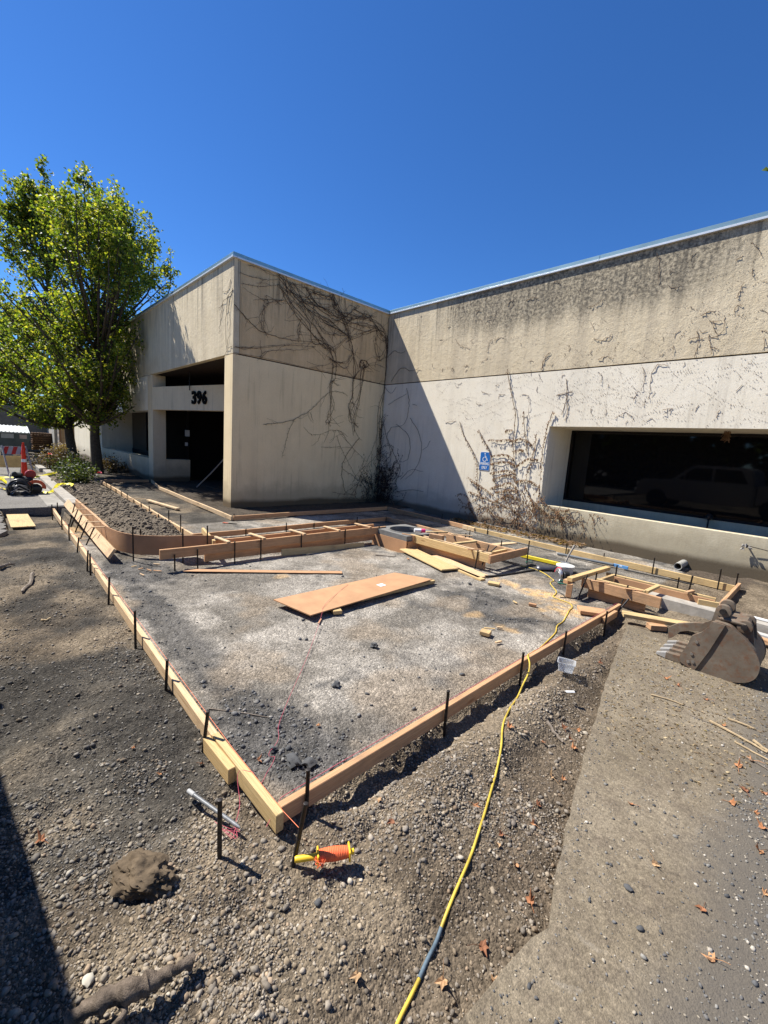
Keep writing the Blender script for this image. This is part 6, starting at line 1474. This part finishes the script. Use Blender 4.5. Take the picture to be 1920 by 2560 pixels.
for x in (-1.12, 2.72):
    for y in (0.02, -1.72):
        w_ = MB().lathe([(0.20, -0.12), (0.36, -0.12), (0.385, -0.08), (0.385, 0.08), (0.36, 0.12), (0.20, 0.12)], (x, y, 0.385), 28, 'Y').build('wheel', M_BLACKP, tk, 40)
        MB().lathe([(0.21, -0.10), (0.19, 0.0), (0.06, 0.05), (0.21, 0.10)], (x, y, 0.385), 18, 'Y').build('rim', M_BRIGHT, w_, 40)
MB().box(-2.06, -1.94, -1.75, 0.05, 0.45, 0.70, 0.03).build('bumper', M_BRIGHT, tk)
for y in (-0.22, -1.62): MB().box(-1.99, -1.90, y, y + 0.28, 0.82, 1.0, 0.02).build('headlight', M_WHITE, tk)

# ------------------------------------------------------------------ gravel, stones, leaves, sticks
ph = (1 + 5 ** 0.5) / 2
IV = np.array([(-1, ph, 0), (1, ph, 0), (-1, -ph, 0), (1, -ph, 0), (0, -1, ph), (0, 1, ph), (0, -1, -ph), (0, 1, -ph), (ph, 0, -1), (ph, 0, 1), (-ph, 0, -1), (-ph, 0, 1)]) / math.sqrt(1 + ph * ph)
IF = np.array([(0, 11, 5), (0, 5, 1), (0, 1, 7), (0, 7, 10), (0, 10, 11), (1, 5, 9), (5, 11, 4), (11, 10, 2), (10, 7, 6), (7, 1, 8), (3, 9, 4), (3, 4, 2), (3, 2, 6), (3, 6, 8), (3, 8, 9), (4, 9, 5), (2, 4, 11), (6, 2, 10), (8, 6, 7), (9, 8, 1)])
def stones(name, X, Y, Z, R, C, m, rng, flat=0.6, sm=True, jit=0.22):
    n = len(X)
    base = IV[None] * (1 + rng.uniform(-jit, jit, (n, 12, 1)))
    base = base * np.stack([rng.uniform(0.75, 1.35, n), rng.uniform(0.7, 1.0, n), rng.uniform(flat - 0.15, flat + 0.25, n)], 1)[:, None, :]
    a = rng.uniform(0, 6.283, n); tx = rng.normal(0, 0.35, n)
    ca, sa, ct, st = np.cos(a), np.sin(a), np.cos(tx), np.sin(tx)
    y1 = base[:, :, 1] * ct[:, None] - base[:, :, 2] * st[:, None]; z1 = base[:, :, 1] * st[:, None] + base[:, :, 2] * ct[:, None]
    x2 = base[:, :, 0] * ca[:, None] - y1 * sa[:, None]; y2 = base[:, :, 0] * sa[:, None] + y1 * ca[:, None]
    V = np.stack([x2 * R[:, None] + X[:, None], y2 * R[:, None] + Y[:, None], z1 * R[:, None] + (Z + R * 0.22)[:, None]], 2).reshape(-1, 3)
    F = (IF[None] + (np.arange(n) * 12)[:, None, None]).reshape(-1, 3)
    return link(name, np_mesh(name, V, F, m, np.repeat(C, 12, 0), sm))
M = Mat('stone', 0.9, 0.15)
c = M.mix(0.55, M.attr('Col'), M.ramp(M.noise(M.pos(), 120, 3), [(0.3, 0.6), (0.7, 1.4)]), 'MULTIPLY'); M.color(c); M_STONE = M.m
rng = np.random.default_rng(5)
def scatter(n, x0, x1, y0, y1, dens):
    X = rng.uniform(x0, x1, n); Y = rng.uniform(y0, y1, n)
    k = rng.uniform(0, 1, n) < dens(X, Y)
    return X[k], Y[k]
# outside the forms, thick near the viewer
def d_out(X, Y):
    pad = pad_mask(X, Y); sl = sst(-0.02, 0.05, X - slab_edge(Y)) * (Y < -4.2)
    cl = fbm(X * 2.2, Y * 2.2, 201)
    dist = np.sqrt((X - 9.2) ** 2 + (Y + 8.6) ** 2)
    return np.clip((0.22 + 1.1 * sst(0.38, 0.72, cl)) * np.exp(-dist / 1.9) * 1.25 * (1 - pad) * (1 - sl), 0, 1)
X, Y = scatter(640000, 2.5, 9.5, -9.7, -4.2, d_out)
tone = ground_color(X, Y)
R = np.clip(rng.lognormal(math.log(0.0037), 0.55, len(X)), 0.0017, 0.0145)
grey = np.array([(0.17, 0.165, 0.155), (0.26, 0.24, 0.21), (0.115, 0.11, 0.105), (0.33, 0.28, 0.21), (0.22, 0.17, 0.115), (0.42, 0.39, 0.33), (0.30, 0.21, 0.14)])
pk = rng.choice(7, len(X), p=[0.24, 0.2, 0.16, 0.14, 0.16, 0.05, 0.05])
Cc = grey[pk] * 0.5 + tone * 0.8
tag(stones('gravel', X, Y, Hh(X, Y), R, Cc * rng.uniform(0.7, 1.3, len(X))[:, None], M_STONE, rng, 0.6, False, 0.34), 'loose mixed grey and tan gravel around the forms', 'gravel', kind='stuff')
print('gravel', len(X))
# dark crushed rock on the pad
def d_pad(X, Y):
    lum = ground_color(X, Y).mean(1)
    dist = np.sqrt((X - 9.2) ** 2 + (Y + 8.4) ** 2)
    return np.clip(pad_mask(X, Y) * (0.02 + 0.8 * (1 - sst(0.06, 0.14, lum))) * np.exp(-dist / 2.2) * 1.3, 0, 1)
X, Y = scatter(160000, 3.0, 8.32, -8.2, -1.3, d_pad)
R = np.clip(rng.lognormal(math.log(0.0058), 0.48, len(X)), 0.0025, 0.022)
Cc = np.array([(0.085, 0.085, 0.085), (0.13, 0.128, 0.125), (0.19, 0.18, 0.165), (0.065, 0.065, 0.068), (0.30, 0.28, 0.25)])[rng.choice(5, len(X), p=[.3, .28, .2, .17, .05])]
tag(stones('crushed_rock', X, Y, Hh(X, Y), R, Cc * rng.uniform(0.8, 1.2, len(X))[:, None], M_STONE, rng, 0.65, False, 0.3), 'dark crushed base rock spread over the pad', 'gravel', kind='stuff')
print('rock', len(X))
# grit on the pavement slab
def d_slab(X, Y):
    e = X - slab_edge(Y)
    return np.clip(sst(0.0, 0.05, e) * (0.05 + 0.10 * sst(.5, .75, fbm(X * 4, Y * 4, 231)) + 0.9 * sst(9.72, 10.15, X + 0.35 * (fbm(X * 3, Y * 3, 211) - .5)) + 0.12 * (1 - sst(0.02, 0.12, e))), 0, 1)
X, Y = scatter(105000, 8.6, 10.2, -8.9, -4.25, d_slab)
R = np.clip(rng.lognormal(math.log(0.0030), 0.5, len(X)), 0.0013, 0.0095)
Cc = np.array([(0.13, 0.125, 0.12), (0.20, 0.19, 0.17), (0.30, 0.26, 0.20), (0.09, 0.09, 0.09), (0.40, 0.36, 0.30)])[rng.choice(5, len(X), p=[.3, .25, .2, .17, .08])]
tag(stones('grit', X, Y, np.full(len(X), 0.018), R, Cc * rng.uniform(0.8, 1.2, len(X))[:, None], M_STONE, rng, 0.6, False, 0.35), 'grit and small stones strewn over the pavement', 'grit', kind='stuff')
# bed mound clods and far dirt
X, Y = scatter(16000, -6.5, 3.2, -7.6, -6.7, lambda x, y: 0.35 + 0 * x)
R = np.clip(rng.lognormal(math.log(0.012), 0.5, len(X)), 0.005, 0.05)
tag(stones('soil_clods', X, Y, Hh(X, Y), R, (ground_color(X, Y) * 0.95) * rng.uniform(0.7, 1.5, len(X))[:, None], M_STONE, rng, 0.7, False, 0.3), 'crumbly soil clods over the planting bed mound', 'soil', kind='stuff')

def lump(name, label, cat, c, r, seed, m, n=3, amp=0.35, rot=0.0):
    bm = bmesh.new(); bmesh.ops.create_icosphere(bm, subdivisions=n, radius=1.0)
    from mathutils import noise as mn
    for v in bm.verts:
        d = v.co.copy(); k = 1 + amp * mn.fractal(d * 1.5 + Vector((seed, 0, 0)), 0.8, 2.1, 6) + 0.05 * mn.noise(d * 6 + Vector((0, seed, 0))) + 0.03 * mn.noise(d * 15 + Vector((0, seed, 3)))
        v.co = Vector((d.x * r[0], d.y * r[1], d.z * r[2])) * k
    me = bpy.data.meshes.new(name); bm.to_mesh(me); bm.free(); me.materials.append(m); smooth(me, 50)
    o = link(name, me); o.location = c; o.rotation_euler = (0, 0, rot)
    return tag(o, label, cat)
M_CLOD = plain('clod_dirt', (0.115, 0.086, 0.057), 0.95, 0.1, 0, 0.35, 14, 0.8)
lump('dirt_clod', 'big brown clod of packed dirt left of the near corner', 'clod', (8.235, -8.745, 0.008), (0.125, 0.075, 0.050), 6, M_CLOD, 5, 0.38, 0.5)
M_ROCK = plain('dark_rock', (0.085, 0.085, 0.085), 0.9, 0.2, 0, 0.3, 20, 0.5)
for i, (x, y, r) in enumerate(((8.08, -7.98, 0.038), (8.14, -7.92, 0.03), (7.62, -7.35, 0.028), (7.33, -6.72, 0.03), (7.93, -8.02, 0.02), (6.75, -4.5, 0.022))):
    lump('loose_rock', 'dark loose rock on the pad, %s from the near corner' % ['second', 'first', 'fourth', 'fifth', 'third', 'sixth'][i], 'rock', (x, y, 0.008), (r * 1.2, r, r * 0.65), 10 + i, M_ROCK, 2, 0.75, i)
M_PALE = plain('pale_stone', (0.48, 0.44, 0.36), 0.85, 0.2)
for i, (x, y, r) in enumerate(((8.47, -8.96, 0.016), (8.83, -8.79, 0.02), (8.73, -8.27, 0.013), (9.52, -7.32, 0.014), (9.60, -7.45, 0.011))):
    o = lump('pale_stone', 'smooth stone, ' + ['flat pale one near the truck shadow', 'oval white one at the bottom of the dirt', 'dark one beside the line reel', 'grey one on the pavement', 'small one lower on the pavement'][i], 'stone', (x, y, float(Hh([x], [y])[0]) + r * .5 if i < 3 else 0.018 + r * 0.4), (r * 1.3, r, r * 0.6), 30 + i, M_PALE if i < 2 else M_ROCK, 2, 0.2, i)
# weathered root
M_ROOT = plain('grey_root', (0.125, 0.098, 0.075), 0.95, 0.1, 0, 0.6, 40, 1.0)
rt = MB(); rr5 = random.Random(4)
q = catmull([(8.57, -9.02, 0.02), (8.60, -8.93, 0.045), (8.64, -8.85, 0.05), (8.655, -8.78, 0.045), (8.655, -8.71, 0.03)], 7)
rt.tube([v + Vector((rr5.uniform(-.005, .005), rr5.uniform(-.005, .005), rr5.uniform(-.004, .004))) for v in q], [0.016 + 0.014 * math.sin(math.pi * min(1, i / (len(q) - 1) * 1.1 + .05)) + rr5.uniform(-.006, .006) for i in range(len(q))], 12)
for k in range(5):
    j = rr5.randrange(3, len(q) - 4); o_ = Vector((rr5.uniform(-.02, .02), rr5.uniform(-.01, .01), rr5.uniform(.0, .02)))
    rt.tube([q[j] + o_, q[j + 2] + o_ * 1.1, q[min(j + 5, len(q) - 1)] + o_ * .8], [.006, .011, .004], 7)
rt.tube(catmull([(8.62, -8.91, 0.035), (8.66, -8.90, 0.03), (8.67, -8.95, 0.015)], 5), 0.010, 7)
tag(rt.build('tree_root', M_ROOT, None, 60), 'weathered broken root lying at the bottom edge by the truck shadow', 'root')
M_STICK = plain('dry_stick', (0.36, 0.27, 0.16), 0.85, 0.15, 0, 0.3, 20, 0.3)
M_GSTICK = plain('grey_stick', (0.20, 0.165, 0.13), 0.9, 0.1, 0, 0.3, 20, 0.3)
sticks = [('pale dry reed lying left on the pavement debris', [(9.15, -5.59), (9.26, -5.55), (9.34, -5.545)], .006, 0), ('thin curved twig past the pale reed', [(9.26, -5.55), (9.38, -5.535), (9.47, -5.53)], .003, 1), ('thin dark twig beside the orange bark strip', [(9.40, -5.645), (9.46, -5.65), (9.54, -5.64)], .003, 1), ('pale split reed at the right border, upper one', [(9.59, -5.48), (9.66, -5.475), (9.73, -5.48)], .008, 0), ('long orange bark strip in the pavement debris', [(9.51, -5.63), (9.58, -5.65), (9.68, -5.68), (9.81, -5.73)], .009, 0), ('split stick crossing the bark strip at the right border', [(9.74, -5.65), (9.80, -5.70), (9.86, -5.74)], .009, 0), ('lower thin stick in the pavement debris', [(9.66, -5.76), (9.75, -5.79), (9.88, -5.82)], .006, 0), ('thin stick at the right border below the debris', [(9.70, -5.88), (9.78, -5.90), (9.86, -5.93)], .005, 1),
          ('short wood shard on the dirt left of the pavement', [(8.79, -6.50), (8.86, -6.53), (8.93, -6.56)], .011, 1), ('thin dark twig on the dirt near the white scrap', [(8.80, -6.10), (8.88, -6.13), (8.93, -6.11)], .003, 1),
          ('curved grey stick on the dirt left of the form', [(3.82, -8.76), (4.1, -8.80), (4.41, -8.88)], .022, 1), ('grey stick at the left border', [(3.36, -9.02), (3.3, -8.95), (3.21, -8.89)], .02, 1), ('short pale wood chip left of the form', [(5.25, -8.80), (5.30, -8.77), (5.25, -8.74)], .01, 0), ('thin steel rod lying on the rock by the left form', [(7.35, -8.15), (7.55, -7.98), (7.66, -7.9)], .005, 1),
          ('bent twig on the pad near the planks', [(5.02, -4.62), (5.12, -4.5), (5.22, -4.42), (5.2, -4.34)], .008, 1)]
for lb, P, r_, g_ in sticks:
    q = catmull([(x, y, (0.018 if x > 9.1 and y < -4.2 else float(Hh([x], [y])[0])) + r_) for x, y in P], 5)
    q = [v + Vector((rr5.uniform(-1, 1), rr5.uniform(-1, 1), rr5.uniform(0, 1))) * r_ * 0.4 for v in q]
    tag(MB().tube(q, [r_ * (1 - 0.4 * i / (len(q) - 1)) for i in range(len(q))], 6).build('dry_stick', M_GSTICK if g_ else M_STICK, None, 50), lb, 'stick')
tag(MB().box(-.032, .032, -.011, .011, 0, .006, .002).build('wood_scrap', M_WHITE), 'small white scrap on the dirt by the plastic tub', 'scrap').matrix_world = Matrix.Translation((8.77, -6.12, 0.055)) @ Matrix.Rotation(0.9, 4, 'Z')
# sawn scraps left on the pad
rsx = random.Random(31)
for i in range(14):
    x, y = ((4.2 + rsx.uniform(-.25, .25), -7.65 + rsx.uniform(-.2, .2)) if i < 6 else (rsx.uniform(5.0, 8.0), rsx.uniform(-7.2, -4.3)))
    board('small wood scrap on the pad, ' + ('by the bent kerb corner, %s from the left' % ORD[i] if i < 6 else 'in the open, %s nearest the building' % ORD[i - 6]), (x, y), (x + rsx.uniform(-.09, .09), y + rsx.uniform(.02, .08)), rsx.uniform(.012, .03), rsx.uniform(.006, .015), 0.003, rsx.choice((M_WOODY, M_WOODO, M_WOOD)), name='wood_scrap', cat='scrap', group='wood scraps on the pad', bev=0.001)
# dry leaves
M = Mat('dry_leaf', 0.75, 0.2)
oi = M.n('ShaderNodeObjectInfo'); v = M.coord('Object', rnd=True)
c = M.ramp(oi.outputs['Random'], [(0.0, (0.20, 0.085, 0.045)), (0.35, (0.34, 0.15, 0.07)), (0.7, (0.42, 0.20, 0.09)), (1.0, (0.40, 0.27, 0.15))])
M.color(M.mix(0.8, c, M.ramp(M.noise(v, 60, 4), [(0.3, 0.5), (0.7, 1.35)]), 'MULTIPLY')); M_DL = M.m
leafm = []
for k in range(8):
    rg = random.Random(60 + k); V = [(0, 0, 0.004)]; nl = 5; ringp = []
    for j in range(nl):
        a = math.radians(-110 + j * 55); R_ = (0.55, 0.85, 1.0, 0.85, 0.55)[j] * rg.uniform(0.55, 1.15)
        ringp.append((R_ * math.sin(a), R_ * math.cos(a)))
        if j < nl - 1:
            a2 = a + math.radians(27); ringp.append((0.42 * math.sin(a2), 0.42 * math.cos(a2)))
    ringp.append((0.10, -0.28)); ringp.append((-0.10, -0.28))
    cv = rg.uniform(0.7, 2.2); sq_ = rg.uniform(0.45, 0.85); ax = rg.uniform(0, 3.14)
    for x, y in ringp:
        u_ = x * math.cos(ax) + y * math.sin(ax)
        w_ = -x * math.sin(ax) + y * math.cos(ax); ub = u_ * (1 - 0.28 * min(cv, 1.6) * abs(u_)); xx = ub * math.cos(ax) - w_ * sq_ * math.sin(ax); yy = ub * math.sin(ax) + w_ * sq_ * math.cos(ax)
        V.append((xx * 0.042, yy * 0.042, 0.005 + 0.042 * (cv * u_ * u_ * 0.5 + rg.uniform(-.12, .16))))
    F_ = [[0, i, i % (len(V) - 1) + 1] for i in range(1, len(V))]
    mbl = MB().add(V, F_); mbl.tube([(0, -0.005, 0.008), (0.004, -0.03, 0.012), (0.01, -0.05, 0.006)], 0.0011, 3)
    leafm.append(mbl.mesh('dry_leaf', M_DL))
LV = [(8.93, -6.34), (8.94, -6.49), (8.99, -6.56), (8.72, -5.41), (9.02, -6.92), (9.07, -6.89), (8.86, -6.69), (9.1, -7.28), (9.06, -7.16), (9.03, -7.45), (9.05, -7.51), (9.15, -7.53), (9.26, -7.61), (9.22, -7.89), (9.19, -8.08), (9.31, -7.94), (9.73, -6.41), (9.82, -6.39), (9.86, -6.48), (9.86, -6.66), (9.8, -7.36), (9.74, -7.18), (9.56, -7.11), (9.76, -6.24), (9.71, -6.03), (8.7, -6.84), (8.86, -7.42), (9.39, -6.84), (9.76, -5.9), (7.47, -8.6), (7.72, -8.54), (7.79, -8.36), (7.82, -9.02), (7.95, -8.12), (7.91, -7.7), (8.54, -7.78), (8.67, -7.82), (9.15, -5.2), (9.25, -5.25), (9.44, -5.3), (8.87, -6.42), (9.58, -5.6), (9.84, -6.18), (9.0, -8.3), (9.9, -6.9)]
zones = {'pavement': [], 'dirt strip beside the pavement': [], 'gravel left of the corner': [], 'pad inside the corner': []}
for i, (x, y) in enumerate(LV):
    zn = 'pavement' if x > float(slab_edge(y)) else ('pad inside the corner' if (x < 8.32 and y > -8.2) else ('gravel left of the corner' if x < 8.3 else 'dirt strip beside the pavement'))
    zones[zn].append((math.hypot(x - 9.83, y + 9.12), x, y))
NUM = ORD + ['thirteenth', 'fourteenth', 'fifteenth', 'sixteenth', 'seventeenth', 'eighteenth', 'nineteenth', 'twentieth', 'twenty-first', 'twenty-second', 'twenty-third', 'twenty-fourth']
rl_ = random.Random(9)
for zn, ls in zones.items():
    for k, (d, x, y) in enumerate(sorted(ls)):
        o = link('dry_leaf', leafm[rl_.randrange(8)])
        z = 0.018 if zn == 'pavement' else float(Hh([x], [y])[0]) + 0.006
        s = rl_.uniform(0.7, 1.2)
        o.matrix_world = Matrix.Translation((x, y, z)) @ Matrix.Rotation(rl_.uniform(0, 6.28), 4, 'Z') @ Matrix.Rotation(rl_.uniform(-.35, .35), 4, 'X') @ Matrix.Diagonal((s, s, s, 1))
        tag(o, 'dry orange leaf on the %s, %s nearest the viewer' % (zn, NUM[k]), 'leaf', 'fallen dry leaves')
# vine leaf litter along the wall foot, bark chips on the slab
def litter(name, label, n, fx_, m, cols, size):
    P = fx_(n)
    me = leaves_mesh(name, P, size, cols, m, rng, 1.8, 2.0)
    tag(link(name, me), label, 'litter', kind='stuff')
litter('leaf_litter', 'fine brown leaf litter at the foot of the sunlit wall', 900, lambda n: np.stack([rng.uniform(3.2, 6.5, n), -np.abs(rng.normal(0.15, 0.2, n)) - 0.03, np.zeros(n)], 1) + np.array([0, 0, 0.0]), M_LEAFS, [(0.10, 0.06, 0.035), (0.18, 0.11, 0.06), (0.28, 0.18, 0.10)], 0.05)
def chips(n):
    X = rng.uniform(8.75, 9.95, n); Y = rng.uniform(-6.4, -4.4, n); k = X > slab_edge(Y) + 0.02; X = X[k]; Y = Y[k]
    return np.stack([X, Y, np.full(len(X), 0.022)], 1)
litter('bark_chips', 'fine straw and bark chips strewn over the far pavement', 1500, chips, M_LEAFS, [(0.12, 0.085, 0.05), (0.24, 0.17, 0.10), (0.42, 0.33, 0.20)], 0.012)
